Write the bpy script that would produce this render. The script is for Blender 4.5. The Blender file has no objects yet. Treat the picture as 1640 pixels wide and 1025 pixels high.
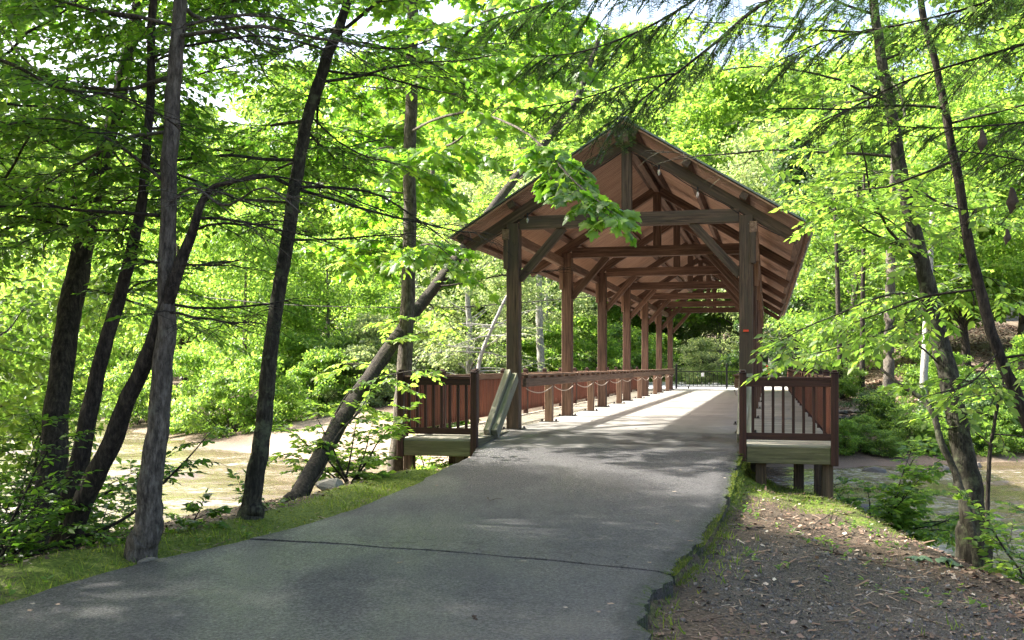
import bpy, bmesh, math
import numpy as np
from mathutils import Vector, Matrix

# ------------------------------------------------------------------ camera, sky, sun, exposure
sc = bpy.context.scene
CAM_Z = 1.26                      # eye above the bridge deck (deck = 0)
F = 1640.0
cd = bpy.data.cameras.new('camera'); cam = bpy.data.objects.new('camera', cd)
sc.collection.objects.link(cam); sc.camera = cam
cam.location = (0, 0, CAM_Z); cam.rotation_euler = (math.radians(90), 0, 0)
cd.sensor_width = 36; cd.lens = 36.0; cd.shift_y = 72.5 / 1640; cd.clip_start = 0.1; cd.clip_end = 3000
SUN_EL, SUN_AZ = 43.0, -74.0      # azimuth measured from +Y towards +X
w = bpy.data.worlds.new('World'); sc.world = w; w.use_nodes = True
wn = w.node_tree; bg = wn.nodes['Background']
sky = wn.nodes.new('ShaderNodeTexSky'); sky.sky_type = 'NISHITA'; sky.sun_disc = False
sky.sun_elevation = math.radians(SUN_EL); sky.sun_rotation = math.radians(SUN_AZ)
sky.air_density = 1.0; sky.dust_density = 7.0; sky.ozone_density = 1.0
wn.links.new(sky.outputs[0], bg.inputs[0]); bg.inputs[1].default_value = 0.15
sd = bpy.data.lights.new('sun', 'SUN'); sun = bpy.data.objects.new('sun', sd); sc.collection.objects.link(sun)
sd.energy = 5.0; sd.angle = math.radians(1.2); sd.color = (1.0, 0.95, 0.86)
_e, _a = math.radians(SUN_EL), math.radians(SUN_AZ)
SUNDIR = Vector((math.sin(_a) * math.cos(_e), math.cos(_a) * math.cos(_e), math.sin(_e)))
sun.rotation_euler = SUNDIR.to_track_quat('Z', 'Y').to_euler(); sun.location = (-40, 40, 40)
vs = sc.view_settings; vs.view_transform = 'Standard'; vs.look = 'None'; vs.gamma = 1; vs.use_curve_mapping = False
vs.exposure = 2.2
sc.cycles.use_denoising = True; sc.cycles.denoising_prefilter = 'NONE'
sc.cycles.max_bounces = 6; sc.cycles.diffuse_bounces = 4; sc.cycles.glossy_bounces = 2; sc.cycles.transmission_bounces = 4
sc.cycles.sample_clamp_indirect = 6

COL = sc.collection
RNG = np.random.default_rng(7)

# ------------------------------------------------------------------ helpers
def tag(o, label=None, cat=None, group=None, kind=None):
    if label: o['label'] = label
    if cat: o['category'] = cat
    if group: o['group'] = group
    if kind: o['kind'] = kind
    return o

def empty(name, loc=(0, 0, 0), rz=0.0, parent=None):
    o = bpy.data.objects.new(name, None); COL.objects.link(o)
    o.location = loc; o.rotation_euler = (0, 0, rz); o.empty_display_size = 0.2
    if parent: o.parent = parent
    return o

def make_mesh(name, V, Fc, mats=None, smooth=False, attrs=None, fmat=None):
    """V (n,3); Fc = list of (m,k) int arrays, each of constant k"""
    V = np.asarray(V, dtype=np.float32)
    if isinstance(Fc, np.ndarray): Fc = [Fc]
    me = bpy.data.meshes.new(name)
    nl = sum(f.size for f in Fc); npoly = sum(len(f) for f in Fc)
    me.vertices.add(len(V)); me.vertices.foreach_set('co', V.ravel())
    me.loops.add(nl); me.polygons.add(npoly)
    me.loops.foreach_set('vertex_index', np.concatenate([f.ravel() for f in Fc]).astype(np.int32))
    tot = np.concatenate([np.full(len(f), f.shape[1], np.int32) for f in Fc])
    st = np.concatenate([[0], np.cumsum(tot)[:-1]]).astype(np.int32)
    me.polygons.foreach_set('loop_start', st)
    try: me.polygons.foreach_set('loop_total', tot)
    except Exception: pass
    me.polygons.foreach_set('use_smooth', np.full(npoly, bool(smooth)))
    for m in (mats or []): me.materials.append(m)
    if fmat is not None: me.polygons.foreach_set('material_index', np.asarray(fmat, np.int32))
    for an, (ty, arr) in (attrs or {}).items():
        a = me.attributes.new(an, ty, 'POINT')
        a.data.foreach_set({'FLOAT': 'value', 'FLOAT_VECTOR': 'vector', 'FLOAT_COLOR': 'color'}[ty], np.asarray(arr, np.float32).ravel())
    me.update(calc_edges=True)
    return me

def link(name, me, parent=None, loc=None):
    o = bpy.data.objects.new(name, me); COL.objects.link(o)
    if parent: o.parent = parent
    if loc is not None: o.location = loc
    return o

def sstep(a, b, x):
    t = np.clip((x - a) / (b - a), 0, 1); return t * t * (3 - 2 * t)

def hash2(ix, iy, s=0):
    h = (ix.astype(np.int64) * 374761393 + iy.astype(np.int64) * 668265263 + s * 974634777) & 0x7fffffff
    h = ((h ^ (h >> 13)) * 1274126177) & 0x7fffffff
    return ((h ^ (h >> 16)) & 0xffff) / 65535.0

def vnoise(x, y, s=0):
    ix, iy = np.floor(x), np.floor(y); fx, fy = x - ix, y - iy
    fx = fx * fx * (3 - 2 * fx); fy = fy * fy * (3 - 2 * fy)
    a = hash2(ix, iy, s); b = hash2(ix + 1, iy, s); c = hash2(ix, iy + 1, s); d = hash2(ix + 1, iy + 1, s)
    return (a * (1 - fx) + b * fx) * (1 - fy) + (c * (1 - fx) + d * fx) * fy

def fbm(x, y, s=0, o=4):
    r, a, t = 0, 0.5, 0
    for k in range(o):
        r = r + a * vnoise(x * 2 ** k, y * 2 ** k, s + k); t += a; a *= 0.5
    return r / t

def P(px, py, Y):
    """photo pixel at a chosen distance -> place in the world"""
    return np.array([(px - 820) / F * Y, Y, CAM_Z - (py - 585) / F * Y])

BA = math.atan(410 / 1640.0); BS, BC = math.sin(BA), math.cos(BA)
BO = np.array([0.04, 20.2])       # foot of the bridge's front post nearest the river bend
def B(lx, ly, z=0.0):
    return np.array([BO[0] + lx * BC + ly * BS, BO[1] - lx * BS + ly * BC, z])
def Binv(x, y):
    dx, dy = x - BO[0], y - BO[1]
    return dx * BC - dy * BS, dx * BS + dy * BC

# ------------------------------------------------------------------ node materials
class NT:
    def __init__(s, name):
        s.m = bpy.data.materials.new(name); s.m.use_nodes = True; s.t = s.m.node_tree
        s.b = s.t.nodes['Principled BSDF']; s.out = s.t.nodes['Material Output']
    def n(s, ty, **kw):
        nd = s.t.nodes.new(ty)
        for k, v in kw.items():
            if k.startswith('_'): setattr(nd, k[1:], v)
        return nd
    def l(s, a, b): s.t.links.new(a, b)
    def noise(s, vec, scale, detail=4, rough=0.55):
        nd = s.n('ShaderNodeTexNoise'); nd.inputs['Scale'].default_value = scale; nd.inputs['Detail'].default_value = detail
        nd.inputs['Roughness'].default_value = rough
        if vec is not None: s.l(vec, nd.inputs['Vector'])
        return nd.outputs[0]
    def ramp(s, fac, stops):
        nd = s.n('ShaderNodeValToRGB'); cr = nd.color_ramp
        while len(cr.elements) < len(stops): cr.elements.new(0.5)
        for e, (p, c) in zip(cr.elements, stops):
            e.position = p; e.color = (c[0], c[1], c[2], 1) if not np.isscalar(c) else (c, c, c, 1)
        s.l(fac, nd.inputs[0]); return nd.outputs[0]
    def mix(s, fac, a, b, mode='MIX'):
        nd = s.n('ShaderNodeMix', _data_type='RGBA', _blend_type=mode)
        for k, v in ((0, fac), (6, a), (7, b)):
            if hasattr(v, 'is_linked') or isinstance(v, bpy.types.NodeSocket): s.l(v, nd.inputs[k])
            elif k == 0: nd.inputs[0].default_value = v
            else: nd.inputs[k].default_value = (v[0], v[1], v[2], 1)
        return nd.outputs[2]
    def math(s, op, a, b=0.0, clamp=False):
        nd = s.n('ShaderNodeMath', _operation=op); nd.use_clamp = clamp
        for k, v in ((0, a), (1, b)):
            if isinstance(v, bpy.types.NodeSocket): s.l(v, nd.inputs[k])
            else: nd.inputs[k].default_value = v
        return nd.outputs[0]
    def attr(s, name):
        nd = s.n('ShaderNodeAttribute'); nd.attribute_name = name; return nd
    def mapping(s, vec, scale):
        nd = s.n('ShaderNodeMapping'); nd.inputs['Scale'].default_value = scale; s.l(vec, nd.inputs[0]); return nd.outputs[0]
    def coords(s, kind='Object'): return s.n('ShaderNodeTexCoord').outputs[kind]
    def pos(s): return s.n('ShaderNodeNewGeometry').outputs['Position']
    def bump(s, h, strength=0.4, dist=0.02, bsdf=None):
        nd = s.n('ShaderNodeBump'); nd.inputs['Strength'].default_value = strength; nd.inputs['Distance'].default_value = dist
        s.l(h, nd.inputs['Height']); s.l(nd.outputs[0], (bsdf or s.b).inputs['Normal']); return nd
    def set(s, **kw):
        for k, v in kw.items():
            i = s.b.inputs[k.replace('_', ' ')]
            if isinstance(v, bpy.types.NodeSocket): s.l(v, i)
            else: i.default_value = (v[0], v[1], v[2], 1) if hasattr(v, '__len__') else v
        return s

def wood(name, dark, mid, light, weather=None, moss=0.0, rough=0.75):
    t = NT(name); uv = t.attr('grain').outputs['Vector']
    g = t.mapping(uv, (0.8, 15, 15)); n1 = t.noise(g, 1.6, 8, 0.72)
    big = t.noise(t.mapping(uv, (0.5, 1.6, 1.6)), 1.3, 3)
    c = t.ramp(n1, [(0.36, dark), (0.5, mid), (0.66, light)])
    c = t.mix(t.math('MULTIPLY', t.math('SUBTRACT', big, 0.35, True), 1.1, True), c, dark)
    rnd = t.n('ShaderNodeObjectInfo').outputs['Random']
    hs = t.n('ShaderNodeHueSaturation'); t.l(c, hs.inputs['Color']); t.l(t.math('ADD', t.math('MULTIPLY', rnd, 0.45), 0.78), hs.inputs['Value'])
    c = hs.outputs[0]
    if weather:
        wn_ = t.noise(t.mapping(uv, (0.7, 5, 5)), 1.4, 5, 0.65)
        c = t.mix(t.ramp(wn_, [(0.42, 0.0), (0.62, 1.0)]), c, weather)
    if moss > 0:
        mn = t.noise(t.pos(), 3.2, 6, 0.7)
        mm = t.ramp(mn, [(0.62 - 0.25 * moss, 0.0), (0.80 - 0.25 * moss, 1.0)])
        c = t.mix(t.math('MULTIPLY', mm, 0.8), c, (0.075, 0.10, 0.028))
    t.set(Base_Color=c, Roughness=rough); t.b.inputs['Specular IOR Level'].default_value = 0.3
    t.bump(n1, 0.7, 0.012)
    return t.m

M = {}
M['front_wood'] = wood('weathered_front_timber', (0.022, 0.014, 0.009), (0.086, 0.054, 0.035), (0.175, 0.112, 0.072), weather=(0.066, 0.049, 0.034), moss=0.0)
M['frame_wood'] = wood('stained_frame_timber', (0.045, 0.025, 0.017), (0.115, 0.066, 0.045), (0.19, 0.115, 0.08))
M['rail_wood'] = wood('red_stained_rail', (0.022, 0.009, 0.008), (0.042, 0.016, 0.013), (0.065, 0.026, 0.019), rough=0.55)
M['red_wood'] = wood('red_cedar_baluster', (0.07, 0.021, 0.013), (0.15, 0.047, 0.027), (0.23, 0.078, 0.044), rough=0.6)
M['curb_wood'] = wood('sun_bleached_curb_timber', (0.10, 0.058, 0.038), (0.19, 0.115, 0.075), (0.29, 0.19, 0.13))
M['sheath'] = wood('roof_sheathing_boards', (0.22, 0.125, 0.083), (0.40, 0.24, 0.165), (0.52, 0.34, 0.245))
M['plank'] = wood('grey_deck_plank', (0.17, 0.155, 0.12), (0.30, 0.28, 0.225), (0.42, 0.39, 0.32), moss=0.12)
M['mossy_wood'] = wood('mossy_green_timber', (0.10, 0.092, 0.07), (0.24, 0.22, 0.17), (0.40, 0.37, 0.30), weather=(0.15, 0.155, 0.09), moss=0.0)
M['fascia'] = wood('green_stained_fascia', (0.055, 0.052, 0.03), (0.13, 0.12, 0.07), (0.2, 0.185, 0.11), weather=(0.085, 0.08, 0.045), moss=0.12)

def simple(name, col, rough=0.6, metal=0.0, nscale=0, var=0.25, spec=0.4):
    t = NT(name)
    if nscale:
        n = t.noise(t.coords('Object'), nscale, 5)
        c = t.ramp(n, [(0.3, [x * (1 - var) for x in col]), (0.7, [x * (1 + var) for x in col])]); t.set(Base_Color=c); t.bump(n, 0.3, 0.01)
    else: t.set(Base_Color=col)
    t.set(Roughness=rough, Metallic=metal); t.b.inputs['Specular IOR Level'].default_value = spec
    return t.m
M['roof_metal'] = simple('green_grey_roof_metal', (0.16, 0.18, 0.16), 0.45, 0.6, 6)
M['steel'] = simple('dark_base_plate_steel', (0.05, 0.045, 0.042), 0.5, 0.7, 20)
M['black_iron'] = simple('black_gate_iron', (0.012, 0.012, 0.013), 0.45, 0.3)
M['rope'] = simple('pale_rope', (0.38, 0.31, 0.25), 0.9, 0, 60)
M['cord'] = simple('black_cord', (0.01, 0.01, 0.01), 0.6)
M['white'] = simple('white_sign_face', (0.75, 0.75, 0.72), 0.5)
M['red'] = simple('red_orange_plastic', (0.65, 0.06, 0.02), 0.4)
M['concrete_dark'] = simple('damp_concrete', (0.10, 0.095, 0.085), 0.85, 0, 4)
M['stone'] = simple('grey_brown_stone', (0.15, 0.14, 0.12), 0.85, 0, 5, 0.5)
M['wall_stone'] = None
def glassbulb():
    t = NT('clear_bulb_glass'); t.set(Base_Color=(0.9, 0.85, 0.8), Roughness=0.05); t.b.inputs['Transmission Weight'].default_value = 0.7; return t.m
M['bulb'] = glassbulb()
def wallstone():
    t = NT('dry_wall_stone'); n = t.noise(t.coords('Object'), 7, 5)
    r = t.n('ShaderNodeObjectInfo').outputs['Random']
    c = t.ramp(r, [(0.0, (0.10, 0.095, 0.085)), (0.5, (0.20, 0.185, 0.16)), (0.8, (0.26, 0.21, 0.15)), (1.0, (0.34, 0.31, 0.27))])
    c = t.mix(n, c, (0.05, 0.05, 0.042)); t.set(Base_Color=c, Roughness=0.9); t.bump(n, 0.5, 0.03); return t.m
M['wall_stone'] = wallstone()

def concrete():
    t = NT('pale_concrete_deck'); p = t.pos()
    n = t.noise(p, 1.1, 6, 0.6); f = t.noise(t.mapping(p, (30, 30, 30)), 2, 3)
    c = t.ramp(n, [(0.34, (0.17, 0.162, 0.15)), (0.52, (0.24, 0.232, 0.217)), (0.70, (0.30, 0.29, 0.27))])
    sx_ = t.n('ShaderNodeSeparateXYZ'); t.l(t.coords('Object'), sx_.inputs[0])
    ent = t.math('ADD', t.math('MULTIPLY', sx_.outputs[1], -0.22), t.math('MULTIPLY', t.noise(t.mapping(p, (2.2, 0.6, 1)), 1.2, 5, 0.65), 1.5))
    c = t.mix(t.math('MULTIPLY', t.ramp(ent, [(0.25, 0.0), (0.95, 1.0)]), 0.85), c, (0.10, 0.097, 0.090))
    lane = t.noise(t.mapping(t.coords('Object'), (2.4, 0.10, 1)), 1.0, 4, 0.6)
    c = t.mix(t.math('MULTIPLY', t.ramp(lane, [(0.46, 0.0), (0.66, 1.0)]), 0.4), c, (0.16, 0.152, 0.14))
    # darker toward the approach, moss film: shape of its own
    c = t.mix(t.math('MULTIPLY', t.ramp(t.noise(p, 0.7, 5, 0.7), [(0.52, 0.0), (0.7, 1.0)]), 0.45), c, (0.13, 0.125, 0.10))
    c = t.mix(t.math('MULTIPLY', f, 0.25), c, (0.2, 0.19, 0.17))
    t.set(Base_Color=c, Roughness=t.ramp(n, [(0.3, 0.55), (0.7, 0.85)])); t.bump(f, 0.25, 0.004); return t.m
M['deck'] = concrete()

def asphalt():
    t = NT('damp_asphalt'); p = t.pos(); a = t.attr('edge').outputs['Fac']; jt = t.attr('joint').outputs['Fac']
    fine = t.noise(p, 95, 3, 0.7); mid = t.noise(p, 14, 4, 0.6); big = t.noise(t.mapping(p, (1, 0.45, 1)), 0.85, 5, 0.55)
    vor = t.n('ShaderNodeTexVoronoi'); vor.inputs['Scale'].default_value = 34; t.l(p, vor.inputs['Vector'])
    c = t.ramp(big, [(0.36, (0.027, 0.025, 0.026)), (0.5, (0.050, 0.047, 0.050)), (0.62, (0.080, 0.076, 0.080))])
    c = t.mix(t.math('MULTIPLY', t.ramp(vor.outputs['Color'], [(0.5, 0.0), (0.95, 1.0)]), 0.55), c, (0.17, 0.165, 0.165))
    gr_ = t.ramp(t.noise(p, 42, 3, 0.85), [(0.40, 0.0), (0.60, 1.0)])
    c = t.mix(t.math('MULTIPLY', gr_, 0.75), t.mix(0.40, c, (0.15, 0.144, 0.149)), (0.014, 0.014, 0.014))
    c = t.mix(t.math('MULTIPLY', t.ramp(mid, [(0.5, 0.0), (0.72, 1.0)]), 0.35), c, (0.022, 0.022, 0.022))
    # worn tan patch with its own shape
    worn = t.noise(t.mapping(p, (0.5, 1.1, 1)), 1.0, 6, 0.75)
    wa = t.attr('worn').outputs['Fac']
    c = t.mix(t.math('MULTIPLY', t.ramp(worn, [(0.45, 0.0), (0.7, 1.0)]), t.math('MULTIPLY', wa, 0.55)), c, (0.16, 0.145, 0.12))
    # cracks
    cr = t.n('ShaderNodeTexVoronoi', _feature='DISTANCE_TO_EDGE'); cr.inputs['Scale'].default_value = 1.5
    wob = t.n('ShaderNodeVectorMath', _operation='ADD'); t.l(p, wob.inputs[0])
    nz = t.n('ShaderNodeTexNoise'); nz.inputs['Scale'].default_value = 3.5; t.l(p, nz.inputs['Vector'])
    sc_ = t.n('ShaderNodeVectorMath', _operation='SCALE'); sc_.inputs['Scale'].default_value = 0.5; t.l(nz.outputs['Color'], sc_.inputs[0]); t.l(sc_.outputs[0], wob.inputs[1])
    t.l(wob.outputs[0], cr.inputs['Vector'])
    crk = t.math('MULTIPLY', t.ramp(cr.outputs['Distance'], [(0.0, 1.0), (0.022, 0.0)]), jt)
    c = t.mix(t.math('MULTIPLY', crk, 0.85), c, (0.008, 0.008, 0.008))
    # moss creeping in from the broken edge
    mo = t.noise(p, 9, 6, 0.75)
    mm = t.math('MULTIPLY', t.ramp(t.math('ADD', mo, t.math('MULTIPLY', a, 0.30)), [(0.78, 0.0), (0.84, 1.0)]), 0.8)
    c = t.mix(mm, c, (0.038, 0.060, 0.012))
    dk = t.math('MULTIPLY', t.ramp(t.math('ADD', mid, a), [(0.75, 0.0), (1.1, 1.0)]), 0.6)
    c = t.mix(dk, c, t.mix(mm, (0.014, 0.014, 0.013), (0.040, 0.062, 0.012)))
    ro = t.ramp(big, [(0.38, 0.62), (0.5, 0.42), (0.60, 0.27)])
    ro = t.math('ADD', t.math('ADD', ro, t.math('MULTIPLY', gr_, 0.22)), t.math('MULTIPLY', mm, 0.4), True)
    t.set(Base_Color=c, Roughness=ro); t.b.inputs['Specular IOR Level'].default_value = 0.42
    h = t.math('ADD', t.math('ADD', t.math('MULTIPLY', fine, 0.3), t.math('MULTIPLY', gr_, -0.8)), t.math('ADD', t.math('MULTIPLY', vor.outputs['Distance'], 0.7), t.math('MULTIPLY', crk, -2.0)))
    t.bump(h, 0.8, 0.012); return t.m
M['asphalt'] = asphalt()

def groundmat():
    t = NT('forest_ground'); p = t.pos(); z = t.attr('zone'); sep = t.n('ShaderNodeSeparateColor'); t.l(z.outputs['Color'], sep.inputs[0])
    moss, grav, sand = sep.outputs[0], sep.outputs[1], sep.outputs[2]
    n1 = t.noise(p, 2.3, 6, 0.65); n2 = t.noise(p, 30, 4, 0.7); n3 = t.noise(p, 9, 5, 0.7)
    c = t.ramp(n2, [(0.36, (0.028, 0.021, 0.015)), (0.5, (0.085, 0.062, 0.043)), (0.66, (0.19, 0.14, 0.10))])
    c = t.mix(t.ramp(n1, [(0.4, 0.0), (0.7, 0.6)]), c, (0.045, 0.036, 0.026))
    g = t.ramp(t.noise(p, 60, 3, 0.8), [(0.38, (0.024, 0.020, 0.016)), (0.52, (0.068, 0.060, 0.050)), (0.68, (0.16, 0.145, 0.125))])
    gm = t.ramp(t.math('ADD', t.math('MULTIPLY', grav, 0.6), t.math('MULTIPLY', n3, 0.5)), [(0.45, 0.0), (0.62, 1.0)])
    c = t.mix(gm, c, g)
    mcol = t.ramp(n2, [(0.34, (0.040, 0.060, 0.010)), (0.52, (0.105, 0.145, 0.022)), (0.68, (0.18, 0.22, 0.038))])
    mm = t.ramp(t.math('ADD', t.math('MULTIPLY', moss, 0.75), t.math('MULTIPLY', n3, 0.5)), [(0.55, 0.0), (0.72, 1.0)])
    c = t.mix(mm, c, mcol)
    scol = t.ramp(n1, [(0.3, (0.20, 0.155, 0.11)), (0.7, (0.32, 0.26, 0.19))])
    c = t.mix(sand, c, scol)
    t.set(Base_Color=c, Roughness=0.92); t.b.inputs['Specular IOR Level'].default_value = 0.2
    t.bump(t.math('ADD', n2, t.math('MULTIPLY', n3, 1.5)), 0.8, 0.03); return t.m
M['ground'] = groundmat()

def watermat():
    t = NT('silty_river_water'); p = t.pos()
    mp = t.mapping(p, (0.55, 1.6, 1)); n1 = t.noise(mp, 1.5, 5, 0.6); n2 = t.noise(mp, 6.5, 4, 0.6); n3 = t.noise(t.mapping(p, (0.35, 0.9, 1)), 0.35, 4)
    c = t.ramp(n3, [(0.35, (0.092, 0.069, 0.043)), (0.65, (0.13, 0.10, 0.068))])
    foam = t.ramp(t.math('ADD', t.math('MULTIPLY', n2, 0.6), t.math('MULTIPLY', n3, 0.55)), [(0.60, 0.0), (0.72, 1.0)])
    c = t.mix(t.math('MULTIPLY', foam, 0.7), c, (0.34, 0.32, 0.29))
    t.set(Base_Color=c, Roughness=t.math('ADD', t.math('MULTIPLY', foam, 0.25), 0.07)); t.b.inputs['IOR'].default_value = 1.33
    t.bump(t.math('ADD', t.math('MULTIPLY', n1, 1.0), t.math('MULTIPLY', n2, 0.35)), 0.55, 0.08); return t.m
M['water'] = watermat()

def leafmat(name, a, b, tr, fac=0.45, rough=0.42):
    t = NT(name); r = t.math('FRACT', t.math('ADD', t.attr('rnd').outputs['Fac'], t.n('ShaderNodeObjectInfo').outputs['Random']))
    c = t.ramp(r, [(0.0, [q * .72 for q in a]), (0.45, a), (0.8, b), (1.0, (b[0] * 1.45, b[1] * 1.12, b[2]))]); t.set(Base_Color=c, Roughness=rough); t.b.inputs['Specular IOR Level'].default_value = 0.35
    hs = t.n('ShaderNodeHueSaturation'); hs.inputs['Color'].default_value = (*tr, 1); t.l(t.math('ADD', t.math('MULTIPLY', r, 0.6), 0.62), hs.inputs['Value']); t.l(t.math('SUBTRACT', 0.515, t.math('MULTIPLY', r, 0.035)), hs.inputs['Hue'])
    tl = t.n('ShaderNodeBsdfTranslucent'); t.l(hs.outputs[0], tl.inputs['Color'])
    mx = t.n('ShaderNodeMixShader'); mx.inputs[0].default_value = fac
    t.l(t.b.outputs[0], mx.inputs[1]); t.l(tl.outputs[0], mx.inputs[2]); t.l(mx.outputs[0], t.out.inputs[0])
    return t.m
M['leaf_beech'] = leafmat('beech_leaf', (0.040, 0.095, 0.018), (0.070, 0.145, 0.024), (0.26, 0.54, 0.045), 0.48)
M['leaf_maple'] = leafmat('maple_leaf', (0.055, 0.125, 0.018), (0.085, 0.17, 0.024), (0.28, 0.56, 0.04), 0.5)
M['leaf_bright'] = leafmat('bright_leaf', (0.075, 0.15, 0.026), (0.115, 0.19, 0.036), (0.38, 0.64, 0.08), 0.52)
M['leaf_mid'] = leafmat('mid_green_leaf', (0.060, 0.12, 0.028), (0.095, 0.165, 0.04), (0.32, 0.54, 0.07), 0.48)
M['leaf_pale'] = leafmat('pale_leaf', (0.13, 0.18, 0.080), (0.19, 0.24, 0.11), (0.44, 0.58, 0.19), 0.45)
M['leaf_dark'] = leafmat('dark_leaf', (0.032, 0.068, 0.026), (0.05, 0.095, 0.034), (0.12, 0.24, 0.05), 0.35)
M['needle'] = leafmat('hemlock_needle', (0.022, 0.050, 0.018), (0.045, 0.085, 0.026), (0.10, 0.22, 0.04), 0.3)
M['grass'] = leafmat('grass_blade', (0.08, 0.14, 0.018), (0.14, 0.20, 0.028), (0.32, 0.48, 0.05), 0.4, 0.6)
M['moss'] = leafmat('moss_tuft', (0.08, 0.115, 0.016), (0.18, 0.21, 0.034), (0.30, 0.38, 0.045), 0.35, 0.8)
M['edge_moss'] = leafmat('edge_moss_tuft', (0.048, 0.074, 0.012), (0.12, 0.155, 0.025), (0.18, 0.25, 0.03), 0.3, 0.9)
M['weed'] = leafmat('weed_leaf', (0.055, 0.12, 0.018), (0.10, 0.17, 0.03), (0.26, 0.5, 0.05), 0.42)
M['wilt'] = leafmat('wilting_leaf', (0.10, 0.17, 0.09), (0.13, 0.21, 0.11), (0.12, 0.22, 0.06), 0.25, 0.5)
def littermat():
    t = NT('fallen_leaf'); r = t.attr('rnd').outputs['Fac']
    c = t.ramp(r, [(0.0, (0.055, 0.032, 0.020)), (0.35, (0.12, 0.070, 0.045)), (0.7, (0.20, 0.125, 0.08)), (0.92, (0.30, 0.22, 0.16)), (1.0, (0.45, 0.40, 0.33))])
    t.set(Base_Color=c, Roughness=0.75); return t.m
M['litter'] = littermat()
def gravelmat():
    t = NT('grey_gravel'); r = t.attr('rnd').outputs['Fac']
    t.set(Base_Color=t.ramp(r, [(0.0, (0.024, 0.021, 0.018)), (0.6, (0.068, 0.061, 0.053)), (0.93, (0.13, 0.119, 0.105)), (1.0, (0.26, 0.24, 0.22))]), Roughness=0.6); return t.m
M['gravel'] = gravelmat()

def bark(name, dark, mid, light, lich=0.0, lcol=(0.22, 0.24, 0.17)):
    t = NT(name); p = t.pos(); mp = t.mapping(p, (1, 1, 0.28)); n = t.noise(mp, 26, 8, 0.75); n2 = t.noise(mp, 70, 3, 0.6); b = t.noise(p, 1.7, 5, 0.65)
    c = t.ramp(n, [(0.38, dark), (0.5, mid), (0.64, light)])
    if lich > 0:
        l_ = t.ramp(t.noise(p, 5.5, 5, 0.7), [(0.66 - 0.2 * lich, 0.0), (0.78 - 0.2 * lich, 1.0)])
        c = t.mix(t.math('MULTIPLY', l_, 0.75), c, lcol)
    c = t.mix(t.math('MULTIPLY', t.ramp(b, [(0.45, 0.0), (0.7, 1.0)]), 0.5), c, dark)
    t.set(Base_Color=c, Roughness=0.9); t.b.inputs['Specular IOR Level'].default_value = 0.2
    t.bump(t.math('ADD', n, t.math('MULTIPLY', n2, 0.4)), 0.9, 0.03); return t.m
M['bark_dark'] = bark('dark_bark', (0.012, 0.010, 0.009), (0.036, 0.030, 0.024), (0.085, 0.07, 0.054), 0.1, (0.05, 0.06, 0.03))
M['bark_grey'] = bark('grey_bark', (0.034, 0.029, 0.024), (0.095, 0.083, 0.067), (0.19, 0.17, 0.14), 0.35, (0.16, 0.16, 0.125))
M['bark_lichen'] = bark('lichen_bark', (0.014, 0.013, 0.010), (0.04, 0.036, 0.026), (0.085, 0.08, 0.058), 0.6, (0.13, 0.15, 0.085))
M['bark_white'] = bark('pale_sycamore_bark', (0.12, 0.115, 0.10), (0.30, 0.29, 0.26), (0.45, 0.44, 0.40), 0.2)
M['twig'] = simple('dry_twig', (0.06, 0.045, 0.033), 0.9, 0, 30)

# ------------------------------------------------------------------ terrain shape
ROAD = [  # (left edge x,y, right edge x,y)
    (-6.4, -6, 0.7, -6), (-5.3, 0, 0.55, 1), (-4.7, 4, 0.68, 4.2), (-4.15, 6, 0.80, 5.9), (-3.71, 7.42, 0.90, 6.9), (-3.25, 8.8, 1.02, 7.6),
    (-2.58, 10.07, 1.30, 8.45), (-2.02, 11.45, 1.85, 10.0), (-1.47, 13.4, 2.62, 12.6), (-0.92, 15.6, 3.20, 14.75), (-0.62, 16.9, 3.52, 15.9),
    (-0.56, 17.67, 3.72, 16.6), (-0.095, 19.87, 4.32, 18.77)]
ROAD = np.array(ROAD)
def resample(A, n):
    """Catmull-Rom through the rows of A -> n rows"""
    A = np.asarray(A, float); k = len(A); t = np.linspace(0, k - 1, n); i = np.clip(np.floor(t).astype(int), 0, k - 2); f = (t - i)[:, None]
    p0 = A[np.clip(i - 1, 0, k - 1)]; p1 = A[i]; p2 = A[i + 1]; p3 = A[np.clip(i + 2, 0, k - 1)]
    return 0.5 * ((2 * p1) + (-p0 + p2) * f + (2 * p0 - 5 * p1 + 4 * p2 - p3) * f ** 2 + (-p0 + 3 * p1 - 3 * p2 + p3) * f ** 3)
ROADR = resample(ROAD, 121)
LP = np.array([[-60, -.5], [-24, -.48], [-14, -.47], [-11, -.46], [-8.5, -.44], [-6.5, -.39], [-4.7, -.28], [-2.6, -.12], [-.35, -0.004], [60, -0.004]])
def road_z(x, y):
    _, ly = Binv(x, y)
    z = 0
    for d in (-0.9, -0.45, 0, 0.45, 0.9):
        z = z + np.interp(ly + d * (ly < -0.8), LP[:, 0], LP[:, 1])
    return z / 5

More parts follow.
